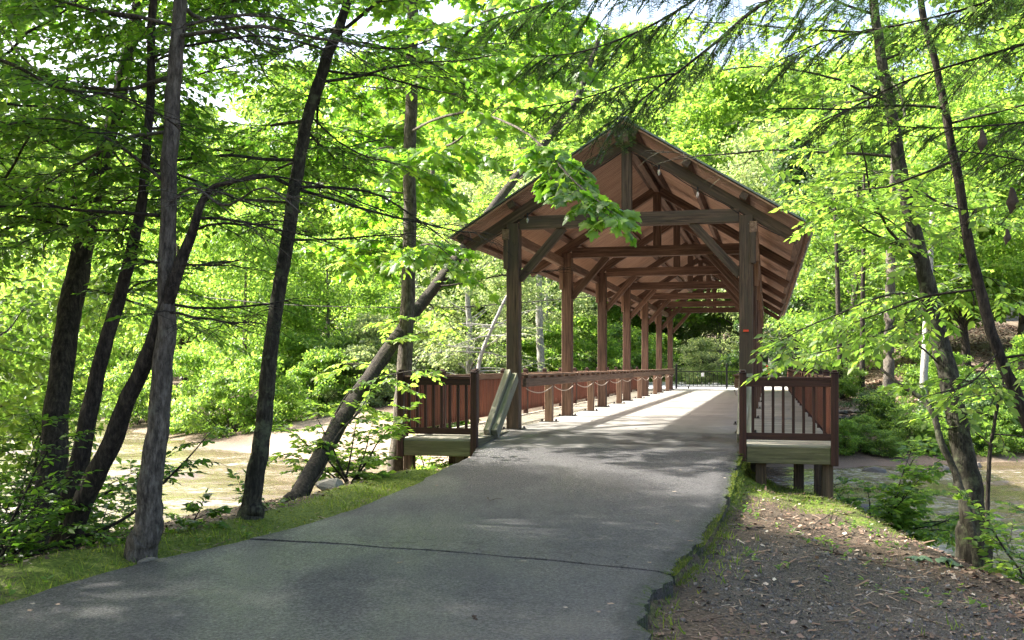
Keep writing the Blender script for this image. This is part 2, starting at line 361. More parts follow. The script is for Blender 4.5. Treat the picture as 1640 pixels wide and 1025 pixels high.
def seg_dist(x, y, poly):
    d = np.full(x.shape, 1e9)
    for (ax, ay), (bx, by) in zip(poly[:-1], poly[1:]):
        vx, vy = bx - ax, by - ay; L2 = vx * vx + vy * vy + 1e-12
        t = np.clip(((x - ax) * vx + (y - ay) * vy) / L2, 0, 1)
        d = np.minimum(d, np.hypot(x - ax - t * vx, y - ay - t * vy))
    return d
def inside(x, y, poly):
    r = np.zeros(x.shape, bool); n = len(poly)
    for i in range(n):
        ax, ay = poly[i]; bx, by = poly[(i + 1) % n]
        if ay == by: continue
        c = ((ay > y) != (by > y)) & (x < (bx - ax) * (y - ay) / (by - ay) + ax); r ^= c
    return r
WATER_Z = -2.5
NEAR_SH = [(-60, -60), (-34, -22), (-20, -3), (-13.5, 6), (-10.2, 10.5), (-7.6, 14.5), (-5.2, 18), (-2.6, 20.6), (0.6, 22.0), (4.3, 21.6), (6.5, 19.4), (6.9, 16.5), (6.7, 12.5), (6.9, 9.6), (8.2, 7.2), (11.5, 3.5), (20, -3), (40, -18), (80, -45), (160, -80)]
FAR_SH = [(160, 40), (80, 40), (30, 41), (18, 39.5), (13.5, 37.5), (9, 37.5), (3, 37.5), (-4, 38.5), (-8.5, 41), (-13.5, 46), (-24, 62), (-45, 100), (-75, 155), (-140, 260)]
WPOLY = NEAR_SH + FAR_SH + [(-260, 200), (-200, -60)]
RL = ROADR[::3, 0:2]; RR = ROADR[::3, 2:4]
RPOLY = [tuple(p) for p in RL] + [tuple(p) for p in RR[::-1]]

def ground_z(x, y, detail=True):
    x = np.asarray(x, float); y = np.asarray(y, float)
    dn, df = seg_dist(x, y, NEAR_SH), seg_dist(x, y, FAR_SH)
    inw = inside(x, y, WPOLY)
    lx, ly = Binv(x, y)
    inr = inside(x, y, RPOLY)
    dl, dr = seg_dist(x, y, RL), seg_dist(x, y, RR)
    rz = road_z(x, y)
    nz = fbm(x * 1.3, y * 1.3, 3) - 0.5; nf = fbm(x * 6, y * 6, 9) - 0.5
    leftside = dl < dr
    dropL = -0.03 + 0.07 * sstep(0.1, 0.7, dl) - 0.22 * sstep(0.9, 1.9, dl) - 0.32 * sstep(1.3, 2.4, dl)
    dropR = -0.13 - 0.10 * sstep(0.0, 1.6, dr) - 0.25 * sstep(2.5, 5.0, dr)
    bridgey = sstep(-4.2, -2.9, ly)
    dropL = dropL - 0.42 * bridgey * sstep(0.05, 0.7, dl); dropR = dropR - 0.38 * bridgey * sstep(0.0, 0.6, dr)
    side = np.where(leftside, dropL, dropR)
    near = np.where(inr, rz - 0.05 - 0.05 * sstep(0, .3, np.minimum(dl, dr)), rz + side)
    near = near - 0.9 * sstep(-0.9, 0.6, ly) * (ly < 30)
    if detail: near = near + np.where(inr, 0, nz * 0.10 * sstep(0.1, 0.8, np.minimum(dl, dr)) + nf * 0.035)
    bankn = WATER_Z + np.interp(dn, [0, 0.5, 1.2, 2.0, 3.2, 6, 30], [0, 0.55, 1.3, 1.8, 2.1, 2.6, 3.2]) + nz * 0.25
    k = 0.25; zn = np.where(inr, near, -np.logaddexp(-near / k * 1.0, -bankn / k) * k + 0.0)
    zn = np.where(inr, np.minimum(near, rz - .05), np.minimum(zn, near))
    hill = 3.2 * sstep(5.5, 16, lx) * sstep(36, 62, ly) + 1.2 * sstep(8, 20, lx) * sstep(26, 36, ly)
    back = np.interp(df, [0, 2, 5, 10, 18, 45, 120, 300], [0, 0.35, 1.0, 1.75, 2.35, 2.8, 9.0, 22.0])
    zf = WATER_Z + back + hill + (fbm(x * .35, y * .35, 5) - .5) * 0.5 * sstep(2, 8, df)
    lot = sstep(-6, -3, lx) * (1 - sstep(7.5, 10, lx)) * sstep(31, 33.5, ly) * (1 - sstep(58, 66, ly))
    zf = zf * (1 - lot) + lot * (-0.06)
    far_side = df < dn
    z = np.where(far_side, zf, zn)
    bed = WATER_Z - np.minimum(0.9, 0.35 * np.minimum(dn, df)) 
    return np.where(inw, bed, z)

def zones(x, y):
    dn, df = seg_dist(x, y, NEAR_SH), seg_dist(x, y, FAR_SH)
    dl, dr = seg_dist(x, y, RL), seg_dist(x, y, RR); lx, ly = Binv(x, y); left = dl < dr
    n = fbm(x * .8, y * .8, 21); n2 = fbm(x * 2.2, y * 2.2, 33)
    moss = np.where(left, (1 - sstep(0.5, 1.5, dl + (n - .5) * 1.0)) * sstep(6.5, 9.5, y + 0 * x) * 0.9 + 0.25 * (1 - sstep(0.1, 0.6, dl)),
                    0.95 * sstep(-6.6, -3.6, ly + (n - .5) * 3.0) * (1 - sstep(2.6, 3.6, dr)) + 0.45 * (1 - sstep(0.0, 0.35, dr)) + 0.25 * sstep(.55, .7, n2) * (1 - sstep(3, 5, dr)))
    grav = np.where(left, 0, np.exp(-((x - 2.9) / 1.35) ** 2 - ((y - 8.6) / 2.6) ** 2) * 1.25)
    far = df < dn
    moss = np.where(far, 0.55 * sstep(10, 22, df) * (lx < 4) + .22 * (lx > 5) * (1 - sstep(5, 8, df)), moss)
    sand = np.where(far, (1 - sstep(4, 10, df + (n - .5) * 5)) * sstep(-13.5, -9.5, x) * (x < 2) * 0.95 + 0.35 * (1 - sstep(.5, 1.5, df)) + 0.42 * (lx > 5) * sstep(6, 9, df), 0.25 * (1 - sstep(0, 0.5, dn)))
    return np.clip(moss, 0, 1), np.clip(grav * (1 - far), 0, 1), np.clip(sand, 0, 1)

def cat(*ls):
    r = []
    for a, b, n in ls: r.extend(np.linspace(a, b, n, endpoint=False))
    r.append(ls[-1][1]); return np.array(r)
gx = cat((-900, -160, 8), (-160, -60, 16), (-60, -14, 56), (-14, -6, 60), (-6, 8, 165), (8, 14, 40), (14, 60, 56), (60, 160, 16), (160, 900, 8))
gy = cat((-200, -6, 12), (-6, 4, 24), (4, 19, 165), (19, 30, 64), (30, 72, 90), (72, 160, 36), (160, 1500, 16))
GX, GY = np.meshgrid(gx, gy)
GZ = ground_z(GX, GY)
mo, gr, sa = zones(GX, GY)
nx, ny = len(gx), len(gy)
idx = np.arange(nx * ny).reshape(ny, nx)
quads = np.stack([idx[:-1, :-1], idx[:-1, 1:], idx[1:, 1:], idx[1:, :-1]], -1).reshape(-1, 4)
me = make_mesh('ground', np.stack([GX, GY, GZ], -1).reshape(-1, 3), quads, [M['ground']], True,
               {'zone': ('FLOAT_COLOR', np.stack([mo, gr, sa, np.ones_like(mo)], -1).reshape(-1, 4))})
tag(link('ground', me), kind='structure')

# water: one sheet
wxs = cat((-320, -70, 12), (-70, -32, 60), (-32, 26, 280), (26, 320, 30)); wys = cat((-90, 6, 20), (6, 54, 240), (54, 130, 90), (130, 400, 20))
WX, WY = np.meshgrid(wxs, wys)
rot = WX * .8 + WY * .25, WY * .95 - WX * .25
wv = (fbm(rot[0] * .55, rot[1] * 1.7, 71, 4) - .5) * .20 + (fbm(rot[0] * 1.3, rot[1] * 2.6, 75, 3) - .5) * .12
calm = sstep(.3, .6, fbm(WX * .16, WY * .25, 79, 3))
id2 = np.arange(WX.size).reshape(WX.shape)
me = make_mesh('river', np.stack([WX, WY, WATER_Z + wv * (.3 + .9 * calm)], -1).reshape(-1, 3), np.stack([id2[:-1, :-1], id2[:-1, 1:], id2[1:, 1:], id2[1:, :-1]], -1).reshape(-1, 4), [M['water']], True)
tag(link('river', me), kind='structure')

# ------------------------------------------------------------------ road: three asphalt lifts with ragged joints
road = empty('road', (0, 0, 0)); tag(road, kind='structure')
def apronmat():
    t = NT('dirty_concrete_apron'); p = t.pos(); n = t.noise(t.mapping(p, (1.6, .5, 1)), 1.3, 6, .65); f = t.noise(p, 40, 3, .8)
    c = t.ramp(n, [(0.34, (0.050, 0.048, 0.046)), (0.52, (0.095, 0.091, 0.085)), (0.68, (0.155, 0.148, 0.137))]); c = t.mix(t.math('MULTIPLY', f, .4), c, (0.04, 0.039, 0.037))
    t.set(Base_Color=c, Roughness=t.ramp(n, [(0.35, 0.45), (0.65, 0.75)])); t.bump(f, .4, .006); return t.m
M['apron'] = apronmat()
def road_section(i0, i1, lift, lip):
    mat_ = M['asphalt'] if lip else M['apron']
    n = 34; rows = []; E = []; J = []; W = []
    R = ROADR[i0:i1 + 1]
    R = resample(R, (i1 - i0) * 7 + 1)
    m = len(R)
    for k, (ax, ay, bx, by) in enumerate(R):
        jr = (fbm(np.array([by * 2.6]), np.array([0.3]), 41)[0] - .5) * 0.24 + (fbm(np.array([by * 9.]), np.array([7.]), 4)[0] - .5) * 0.10
        jl = (fbm(np.array([ay * 2.0]), np.array([9.3]), 47)[0] - .5) * 0.14
        w_ = np.linspace(0, 1, n); w_ = .35 * w_ + .65 * (.5 - .5 * np.cos(np.pi * w_))
        xs = ax + jl + (bx + jr - ax - jl) * w_; ys = ay + (by - ay) * w_
        # ragged joints at the ends of the section
        wob = (fbm(xs * 1.7, np.full_like(xs, 3.3 + i0), 12) - .5) * 0.16
        if k in (0, m - 1): ys = ys + wob
        elif k in (1, m - 2): ys = ys + wob * .75
        elif k in (2, m - 3): ys = ys + wob * .5
        zz = road_z(xs, ys) + lift + (fbm(xs * .7, ys * .7, 2) - .5) * 0.03
        crown = 0.03 * (1 - (2 * w_ - 1) ** 2)
        dist_r = (1 - w_) * math.hypot(bx - ax, by - ay); dist_l = w_ * math.hypot(bx - ax, by - ay)
        zz = zz + crown * (1 if lip else .6) - 0.02 * np.exp(-(dist_r / 0.06) ** 2)
        # damp sunken band across the approach
        rows.append(np.stack([xs, ys, zz], -1))
        E.append(np.clip(np.exp(-(dist_r / 0.16) ** 1.5) + 0.4 * np.exp(-(dist_l / 0.15) ** 1.5), 0, 1))
        J.append(np.full(n, 0.0) + np.exp(-((ys - (9.6 - 0.36 * (xs + 0.9))) / 0.7) ** 2) * 1.0 + 0.0)
        W.append(np.exp(-((xs - 0.1) / 1.5) ** 2 - ((ys - 6.7) / 1.1) ** 2) + 0.5 * np.exp(-((ys - 9.2) / 0.7) ** 2) * sstep(-3, -1.5, xs))
    V = np.concatenate(rows); idx = np.arange(n * m).reshape(m, n)
    Q = [np.stack([idx[:-1, :-1], idx[:-1, 1:], idx[1:, 1:], idx[1:, :-1]], -1).reshape(-1, 4)]
    # skirt
    ring = np.concatenate([idx[0, :], idx[1:, -1], idx[-1, -2::-1], idx[-2:0:-1, 0]])
    low = V[ring].copy(); low[:, 2] -= 0.22
    nb = len(V); V = np.concatenate([V, low]); r = len(ring); a = np.arange(r); b = (a + 1) % r
    Q.append(np.stack([ring[a], nb + a, nb + b, ring[b]], -1))
    ex = lambda L: np.concatenate([np.concatenate(L), np.concatenate(L)[ring]])
    return make_mesh('asphalt_section', V, Q, [mat_], False, {'edge': ('FLOAT', ex(E)), 'joint': ('FLOAT', ex(J)), 'worn': ('FLOAT', ex(W))})
for (i0, i1, lift, lip) in ((0, 60, 0.0, 1), (60, 90, 0.008, 1), (90, 108, 0.006, 1), (108, 120, 0.0, 0)):
    link('asphalt_section', road_section(i0, i1, lift, lip), road)
# lot beyond the gate
xs = np.linspace(0, 1, 24); ys = np.linspace(0, 1, 24); U, Vv = np.meshgrid(xs, ys)
LX = -3.2 + U * 11.5 - 8 * Vv ** 2; LY = 35.4 + Vv * 26 + U * 0
wx = BO[0] + LX * BC + LY * BS; wy = BO[1] - LX * BS + LY * BC
id_ = np.arange(576).reshape(24, 24)
lotm = simple('pale_gravel_lot', (0.36, 0.36, 0.36), 0.9, 0, 1.5, 0.2)
me = make_mesh('gravel_lot', np.stack([wx, wy, np.full_like(wx, 0.0)], -1).reshape(-1, 3), np.stack([id_[:-1, :-1], id_[:-1, 1:], id_[1:, 1:], id_[1:, :-1]], -1).reshape(-1, 4), [lotm])
tag(link('gravel_lot', me), kind='structure')
#PART2
# ------------------------------------------------------------------ timber builder
def _chamfer_template():
    V = []; key = {}
    for sx in (-1, 1):
        for sy in (-1, 1):
            for sz in (-1, 1):
                for ax in range(3):
                    key[(sx, sy, sz, ax)] = len(V); V.append((sx, sy, sz, ax))
    quads, tris = [], []
    o = [(1, 2), (2, 0), (0, 1)]
    def k(s, ax): return key[(s[0], s[1], s[2], ax)]
    for ax in range(3):
        b, c = o[ax]
        for sg in (-1, 1):
            q = []
            for sb, sc2 in ((-1, -1), (1, -1), (1, 1), (-1, 1)):
                s = [0, 0, 0]; s[ax] = sg; s[b] = sb; s[c] = sc2; q.append(k(s, ax))
            quads.append(q if sg > 0 else q[::-1])
    for ax in range(3):            # edges parallel to ax, between faces b and c
        b, c = o[ax]
        for sb in (-1, 1):
            for sc2 in (-1, 1):
                s0 = [0, 0, 0]; s0[ax] = -1; s0[b] = sb; s0[c] = sc2; s1 = list(s0); s1[ax] = 1
                q = [k(s0, b), k(s1, b), k(s1, c), k(s0, c)]
                quads.append(q if sb * sc2 < 0 else q[::-1])
    for sx in (-1, 1):
        for sy in (-1, 1):
            for sz in (-1, 1):
                s = (sx, sy, sz); q = [k(s, 0), k(s, 1), k(s, 2)]
                tris.append(q if sx * sy * sz > 0 else q[::-1])
    return np.array(V), np.array(quads), np.array(tris)
_CV, _CQ, _CT = _chamfer_template()
_BV = np.array([(x, y, z) for x in (-1, 1) for y in (-1, 1) for z in (-1, 1)], float)
_BQ = np.array([[0, 1, 3, 2], [4, 6, 7, 5], [0, 4, 5, 1], [2, 3, 7, 6], [0, 2, 6, 4], [1, 5, 7, 3]])

class TB:
    """collects boxes; first axis of each box is the grain"""
    def __init__(s): s.V = []; s.Q = []; s.T = []; s.G = []; s.n = 0
    def box(s, c, X, Y, Z, hx, hy, hz, ch=0.008):
        c, X, Y, Z = (np.asarray(v, float) for v in (c, X, Y, Z)); h = np.array([hx, hy, hz])
        if ch > 0:
            L = np.empty((24, 3))
            for i, (sx, sy, sz, ax) in enumerate(_CV):
                d = h - ch; d[ax] = h[ax]; L[i] = (sx * d[0], sy * d[1], sz * d[2])
            s.Q.append(_CQ + s.n); s.T.append(_CT + s.n)
        else:
            L = _BV * h; s.Q.append(_BQ + s.n)
        s.V.append(c + L[:, :1] * X + L[:, 1:2] * Y + L[:, 2:] * Z)
        s.G.append(L + RNG.uniform(-40, 40, 3)); s.n += len(L); return s
    def beam(s, p0, p1, w, h, up=(0, 0, 1), ch=0.008):
        """w across, h along the up hint"""
        p0, p1 = np.asarray(p0, float), np.asarray(p1, float); X = p1 - p0; L = np.linalg.norm(X); X /= L
        up = np.asarray(up, float); Z = up - X * up.dot(X); Z /= np.linalg.norm(Z); Y = np.cross(Z, X)
        return s.box((p0 + p1) / 2, X, Y, Z, L / 2, w / 2, h / 2, ch)
    def aa(s, x0, x1, y0, y1, z0, z1, ch=0.008, grain=None):
        h = np.array([x1 - x0, y1 - y0, z1 - z0]) / 2; c = ((x0 + x1) / 2, (y0 + y1) / 2, (z0 + z1) / 2); I = np.eye(3)
        g = int(np.argmax(h)) if grain is None else grain; o = [(0, 1, 2), (1, 2, 0), (2, 0, 1)][g]
        return s.box(c, I[o[0]], I[o[1]], I[o[2]], h[o[0]], h[o[1]], h[o[2]], ch)
    def mesh(s, name, mat):
        F_ = [np.concatenate(s.Q)] + ([np.concatenate(s.T)] if s.T else [])
        return make_mesh(name, np.concatenate(s.V), F_, [mat], False, {'grain': ('FLOAT_VECTOR', np.concatenate(s.G))})
    def build(s, name, mat, parent=None): return link(name, s.mesh(name, mat), parent)

def tube(pts, rad, n=6, cap=True):
    pts = np.asarray(pts, float); m = len(pts); rad = np.broadcast_to(np.asarray(rad, float), (m,))
    T = np.gradient(pts, axis=0); T /= np.linalg.norm(T, axis=1)[:, None] + 1e-9
    a = np.array([0, 0, 1.0]) if abs(T[0][2]) < 0.8 else np.array([1.0, 0, 0])
    U = np.cross(T, a); U /= np.linalg.norm(U, axis=1)[:, None] + 1e-9; W = np.cross(T, U)
    th = np.arange(n) * 2 * math.pi / n
    V = (pts[:, None] + rad[:, None, None] * (np.cos(th)[None, :, None] * U[:, None] + np.sin(th)[None, :, None] * W[:, None])).reshape(-1, 3)
    i = np.arange(m * n).reshape(m, n); j = np.roll(i, -1, 1)
    Q = np.stack([i[:-1], j[:-1], j[1:], i[1:]], -1).reshape(-1, 4)
    return V, Q
class TubeSet:
    def __init__(s): s.V = []; s.Q = []; s.n = 0
    def add(s, pts, rad, n=6):
        V, Q = tube(pts, rad, n); s.V.append(V); s.Q.append(Q + s.n); s.n += len(V); return s
    def mesh(s, name, mat): return make_mesh(name, np.concatenate(s.V), np.concatenate(s.Q), [mat], True)
    def build(s, name, mat, parent=None, loc=None):
        if loc is not None: s.V = [v - np.asarray(loc) for v in s.V]
        return link(name, s.mesh(name, mat), parent)

# ------------------------------------------------------------------ covered bridge
bridge = empty('covered_bridge', (BO[0], BO[1], 0), -BA)
tag(bridge, 'brown timber covered bridge with open sides, gabled roof and railed walkways over the river', 'bridge')
WID = 4.465; BAY = 5.55; NT_ = 7; LEN = BAY * (NT_ - 1)
CX = WID / 2; OV = 1.20; ZR = 5.91; ZE = 3.78; RUN = CX + OV
SL = math.atan2(ZR - ZE, RUN); sn, cs = math.sin(SL), math.cos(SL)
def slope_pt(side, u, off, ly):
    """u metres down the slope from the ridge, off metres below the roof's top skin"""
    dx = u * cs - off * sn * 1.0; dz = -u * sn - off * cs
    return np.array([CX + side * dx, ly, ZR + dz])
SLEN = RUN / cs
O_SH, O_PU, O_RA = 0.035, 0.075, 0.215
for k in range(NT_):
    ly = k * BAY; tr = empty('truss', (0, 0, 0), 0, bridge); fw = M['front_wood'] if k == 0 else M['frame_wood']
    if k == 0: tr['label'] = 'dark weathered front truss'
    for sx, x in ((-1, 0.0), (1, WID)):
        TB().aa(x - .125, x + .125, ly - .13, ly + .13, 0.012, 4.05).build('post', fw, tr)
        # knee brace from post to tie
        i = -sx
        TB().beam((x + i * .11, ly, 2.95), (x + i * 1.0, ly, 3.95), .13, .16, (-i, 0, 1)).build('knee_brace', fw, tr)
        # corbel under the plate, on the outer face, bolted
        TB().aa(x + sx * .126 - .05, x + sx * .126 + .05, ly - .17, ly + .02, 3.15, 3.72).build('corbel', M['curb_wood'] if k else fw, tr)
        TB().aa(x - .20, x + .20, ly - .20, ly + .20, 0.002, 0.016, 0).build('base_plate', M['steel'], tr)
        for bx, by in ((-.165, -.165), (.165, -.165), (-.165, .165), (.165, .165)):
            TB().aa(x + bx - .018, x + bx + .018, ly + by - .018, ly + by + .018, 0.0165, 0.05, 0.004).build('bolt', M['steel'], tr)
    TB().aa(.128, WID - .128, ly - .095, ly + .095, 3.93, 4.18).build('tie_beam', fw, tr)
    TB().aa(CX - .095, CX + .095, ly - .088, ly + .088, 4.183, 5.42).build('king_post', fw, tr)
    for side, dy in ((-1, 0.0), (1, 0.004)):
        TB().beam(slope_pt(side, 0.02, O_RA + .09, ly + dy), slope_pt(side, SLEN - .10, O_RA + .09, ly + dy), .165 + dy, .20, (0, 0, 1)).build('rafter', fw, tr)
# longitudinal plates on the post tops
pl = empty('wall_plate', (0, 0, 0), 0, bridge)
for x, sx in ((0, -1), (WID, 1)):
    for k in range(NT_ - 1):
        TB().aa(x + sx * .135 - .07, x + sx * .135 + .07, k * BAY - .16 + (.0 if k == 0 else .165), (k + 1) * BAY, 3.722, 3.93).build('plate_beam', M['frame_wood'] if k else M['curb_wood'], pl)
roof = empty('roof', (0, 0, 0), 0, bridge)
Y0, Y1 = -0.42, LEN + 0.42
for side in (-1, 1):
    for u in (0.28, 1.45, 2.68, 3.88):
        TB().beam(slope_pt(side, u, O_PU + .065, Y0 + .06), slope_pt(side, u, O_PU + .065, Y1 - .06), .14, .13, (side * sn, 0, cs)).build('purlin', M['frame_wood'], roof)
        e = TB().beam(slope_pt(side, u, O_PU + .066, Y0 + .045), slope_pt(side, u, O_PU + .066, Y0 + .165), .142, .134, (side * sn, 0, cs)).build('purlin_end', M['front_wood'], roof)
    tb = TB(); pitch = 0.135
    for j in range(int((Y1 - Y0) / pitch)):
        y = Y0 + (j + .5) * pitch
        tb.beam(slope_pt(side, 0.01, O_SH + .018, y), slope_pt(side, SLEN - .01 + RNG.uniform(-.02, .012), O_SH + .018 + RNG.uniform(0, .002), y), pitch - .022, .028, (side * sn, 0, cs), 0)
    o = tb.build('sheathing_boards', M['sheath'], roof); o['kind'] = 'stuff'
    # roof skin: standing seams
    TB().beam(slope_pt(side, -.01, .016, Y0 - .03), slope_pt(side, -.01, .016, Y1 + .03), .02, .02).n
    sk = TB()
    a, b = slope_pt(side, 0.0, .014, 0), slope_pt(side, SLEN + .03, .014, 0)
    X = (b - a) / np.linalg.norm(b - a); c = (a + b) / 2; c[1] = (Y0 + Y1) / 2
    sk.box(c, X, (0, 1, 0), np.cross(X, (0, 1, 0)), np.linalg.norm(b - a) / 2, (Y1 - Y0) / 2 + .035, .012, 0)
    sk.build('roof_skin', M['roof_metal'], roof)
    y = Y0 + .1
    ss = TB()
    while y < Y1:
        ss.beam(slope_pt(side, 0.05, -.008, y), slope_pt(side, SLEN + .03, -.008, y), .02, .03, (side * sn, 0, cs), 0); y += .42
    o = ss.build('standing_seams', M['roof_metal'], roof); o['kind'] = 'stuff'
TB().aa(CX - .10, CX + .10, Y0 - .05, Y1 + .05, ZR - .045, ZR + .02, .02).build('ridge_cap', M['roof_metal'], roof)
TB().aa(CX - .07, CX + .07, Y0 + .05, Y1 - .05, 5.48, 5.70).build('ridge_beam', M['frame_wood'], roof)

# deck slabs
dk = empty('road_deck', (0, 0, 0), 0, bridge)
dl = 2.215
for k in range(16):
    y = -.35 + k * dl
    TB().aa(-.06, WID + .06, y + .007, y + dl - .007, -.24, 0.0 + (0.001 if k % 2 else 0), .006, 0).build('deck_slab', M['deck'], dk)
TB().aa(-.3, WID + .3, -.72, -.36, -2.6, -.29, 0.01).build('abutment', M['concrete_dark'], bridge)
TB().aa(-1.6, WID + 1.6, LEN + 1.2, LEN + 1.8, -2.6, -.03, 0.01).build('abutment', M['concrete_dark'], bridge)
for x in (0.3, 1.6, 2.9, 4.2):
    TB().aa(x - .15, x + .15, -.34, LEN + 1.18, -.95, -.25, .01, 1).build('girder', M['steel'], bridge)
for k in range(13):
    TB().aa(-1.25, WID + 1.25, k * 2.7 + .2, k * 2.7 + .42, -.52, -.27, .01).build('floor_beam', M['front_wood'], bridge)

# walkways, wings and railings
WF = -2.80; WW = 1.33; RPH = 1.17; EL = 35.0
post_me = TB().aa(-.057, .057, -.057, .057, -.32, 1.13, .006).mesh('railing_post', M['rail_wood'])
def knob():
    t = TB().aa(-.066, .066, -.066, .066, 1.13, 1.152, .006, 0).aa(-.052, .052, -.052, .052, 1.153, 1.185, .022, 0); return t.mesh('post_cap', M['rail_wood'])
knob_me = knob()
balus = [TB().aa(-.022, .022, -.02, .02, .10, .96, 0).mesh('baluster', M['rail_wood']) for _ in range(3)]
balusr = [TB().aa(-.02, .02, -.024, .024, .12, .94, 0).mesh('baluster', M['red_wood']) for _ in range(5)]
planks = [TB().aa(-.62, .62, -.066, .066, -.036, 0, .004, 0).mesh('plank', M['plank']) for _ in range(6)]
for side, x_in, x_out in ((-1, -.005, -WW), (1, WID + .005, WID + WW + .08)):
    wk = empty('walkway', (0, 0, 0), 0, bridge)
    lo, hi = min(x_in, x_out), max(x_in, x_out); mid = (lo + hi) / 2; wsc = (hi - lo - .02) / 1.24
    n = int((EL - WF) / .14); far = TB()
    for j in range(n):
        y = WF + .07 + j * .14
        inner_cut = y > -.36     # beside the slab
        a, b = (lo + (0 if side > 0 or not inner_cut else 0), hi)
        if inner_cut:
            if side < 0: b = -.066 - .006
            else: a = WID + .066 + .006
        if j < 140:
            o = link('plank', planks[RNG.integers(6)], wk); o.location = ((a + b) / 2, y, -.002 + RNG.uniform(-.003, .003)); o.scale = ((b - a) / 1.24, 1, 1); o.rotation_euler = (0, 0, RNG.uniform(-.002, .002))
        else: far.aa(a, b, y - .066, y + .066, -.038, -.001 + RNG.uniform(-.003, .002), 0, 0)
    o = far.build('far_planks', M['plank'], wk); o['kind'] = 'stuff'
    # fascia beams and joists
    TB().aa(lo + .062, hi - .062, WF - .045, WF - .002, -.30, -.04).build('fascia', M['fascia'], wk)
    TB().aa(x_in - side * .0 - (.045 if side > 0 else 0), x_in + (.045 if side < 0 else 0), WF + .06, -.37, -.30, -.004).build('curb_fascia', M['fascia'], wk)
    TB().aa(x_out - .03, x_out + .03, WF + .06, EL, -.30, -.042).build('edge_joist', M['fascia'], wk)
    TB().aa(mid - .03, mid + .03, WF, EL, -.26, -.042).build('joist', M['front_wood'], wk)
    for px_, py_, zb in ((x_in + side * .28, WF + .16, -1.5), (x_out - side * .10, WF + .16, -1.7), (x_out - side * .5, WF + 1.5, -1.8), (x_out - side * .08, WF + 3.5, -3.2)):
        TB().aa(px_ - .085, px_ + .085, py_ - .085, py_ + .085, zb, -.262).build('pile', M['front_wood'], wk)
    # end panel facing the road
    rl = empty('end_railing', (0, 0, 0), 0, bridge)
    for x in (x_in, x_out):
        for nm, m_ in (('post', post_me), ('post_cap', knob_me)):
            o = link(nm, m_, rl); o.location = (x, WF, 0)
    TB().aa(lo + .057, hi - .057, WF - .045, WF + .045, 1.035, 1.072, .004).build('top_rail', M['rail_wood'], rl)
    TB().aa(lo + .057, hi - .057, WF - .034, WF - .006, .92, 1.033, .004).build('upper_rail', M['rail_wood'], rl)
    TB().aa(lo + .057, hi - .057, WF - .034, WF - .006, .075, .185, .004).build('bottom_rail', M['rail_wood'], rl)
    nb = 8
    for j in range(nb):
        o = link('baluster', balus[j % 3], rl); o.location = (lo + (j + 1) * (hi - lo) / (nb + 1), WF + .016, 0)
    # long outer railing
    rl = empty('outer_railing', (0, 0, 0), 0, bridge)
    yy = WF + .0; npst = 16; step = (EL - WF) / npst
    far = TB(); cnt = 0
    for s_ in range(npst):
        ya, yb = WF + s_ * step, WF + (s_ + 1) * step
        if s_ > 0 or True:
            if s_ > 0:
                for nm, m_ in (('post', post_me), ('post_cap', knob_me)):
                    o = link(nm, m_, rl); o.location = (x_out, ya, 0)
        TB().aa(x_out - .045, x_out + .045, ya + .058, yb - .058, 1.035, 1.07, .004).build('top_rail', M['curb_wood'], rl)
        TB().aa(x_out - side * .0 - .015, x_out + .015, ya + .058, yb - .058, .93, 1.033, .004).build('upper_rail', M['curb_wood'] if s_ else M['rail_wood'], rl)
        TB().aa(x_out - .018, x_out + .018, ya + .058, yb - .058, .10, .22, .004).build('bottom_rail', M['curb_wood'], rl)
        nb = int((step - .12) / .118)
        for j in range(nb):
            y = ya + .058 + (j + .5) * (step - .116) / nb
            if cnt < 140:
                o = link('baluster', balusr[RNG.integers(5)], rl); o.location = (x_out - side * .035, y, 0)
            else: far.aa(x_out - side * .035 - .02, x_out - side * .035 + .02, y - .024, y + .024, .12, .94, 0)
            cnt += 1
    o = far.build('far_balusters', M['red_wood'], rl); o['kind'] = 'stuff'
    # propping timbers in front of the portal post
    xb = 0.0 if side < 0 else WID
    pt = empty('raking_brace', (0, 0, 0), 0, bridge); pt['label'] = 'green mossy slanting brace against the portal post'
    TB().beam((xb - .062, -1.78, .015), (xb - .062, -.20, 1.10), .115, .20, (0, -1, .5)).build('timber', M['mossy_wood'], pt)
    TB().beam((xb + .062, -1.70, .008), (xb + .062, -.16, 1.03), .115, .20, (0, -1, .5)).build('timber', M['mossy_wood'], pt)
    # curb rail along the posts (road side)
    cr = empty('curb_rail', (0, 0, 0), 0, bridge)
    i = 1 if side < 0 else -1
    xr = xb + i * .175
    stub = TB().aa(-.085, .085, -.085, .085, .012, .83, .006).mesh('stub_post', M['curb_wood'])
    plate = TB().aa(-.2, .2, -.11, .11, .001, .014, 0).mesh('base_plate', M['steel'])
    blt = TB().aa(-.02, .02, -.02, .02, .0145, .06, .004).mesh('bolt', M['steel'])
    for k in range(NT_ - 1):
        ya, yb = k * BAY + .135, (k + 1) * BAY + .10
        TB().aa(xr - .045, xr + .045, ya, yb, .80 + .03, 1.0).build('rail_beam', M['curb_wood'], cr)
        TB().aa(xr - .13, xr + .07, ya + .03, yb - .28, 1.045, 1.085).build('rail_cap', M['curb_wood'], cr) if i > 0 else TB().aa(xr - .07, xr + .13, ya + .03, yb - .28, 1.045, 1.085).build('rail_cap', M['curb_wood'], cr)
        for q in range(7):
            y = ya + .15 + q * (BAY - .45) / 6
            TB().aa(xr - .04, xr + .04, y, y + .28, 1.001, 1.044, 0).build('spacer', M['curb_wood'], cr)
        ym = (k + .5) * BAY
        o = link('stub_post', stub, cr); o.location = (xb + i * .12, ym, 0)
        o = link('base_plate', plate, cr); o.location = (xb + i * .12, ym, 0)
        for q in (-.16, .16):
            o = link('bolt', blt, cr); o.location = (xb + i * .12 + q, ym, 0)
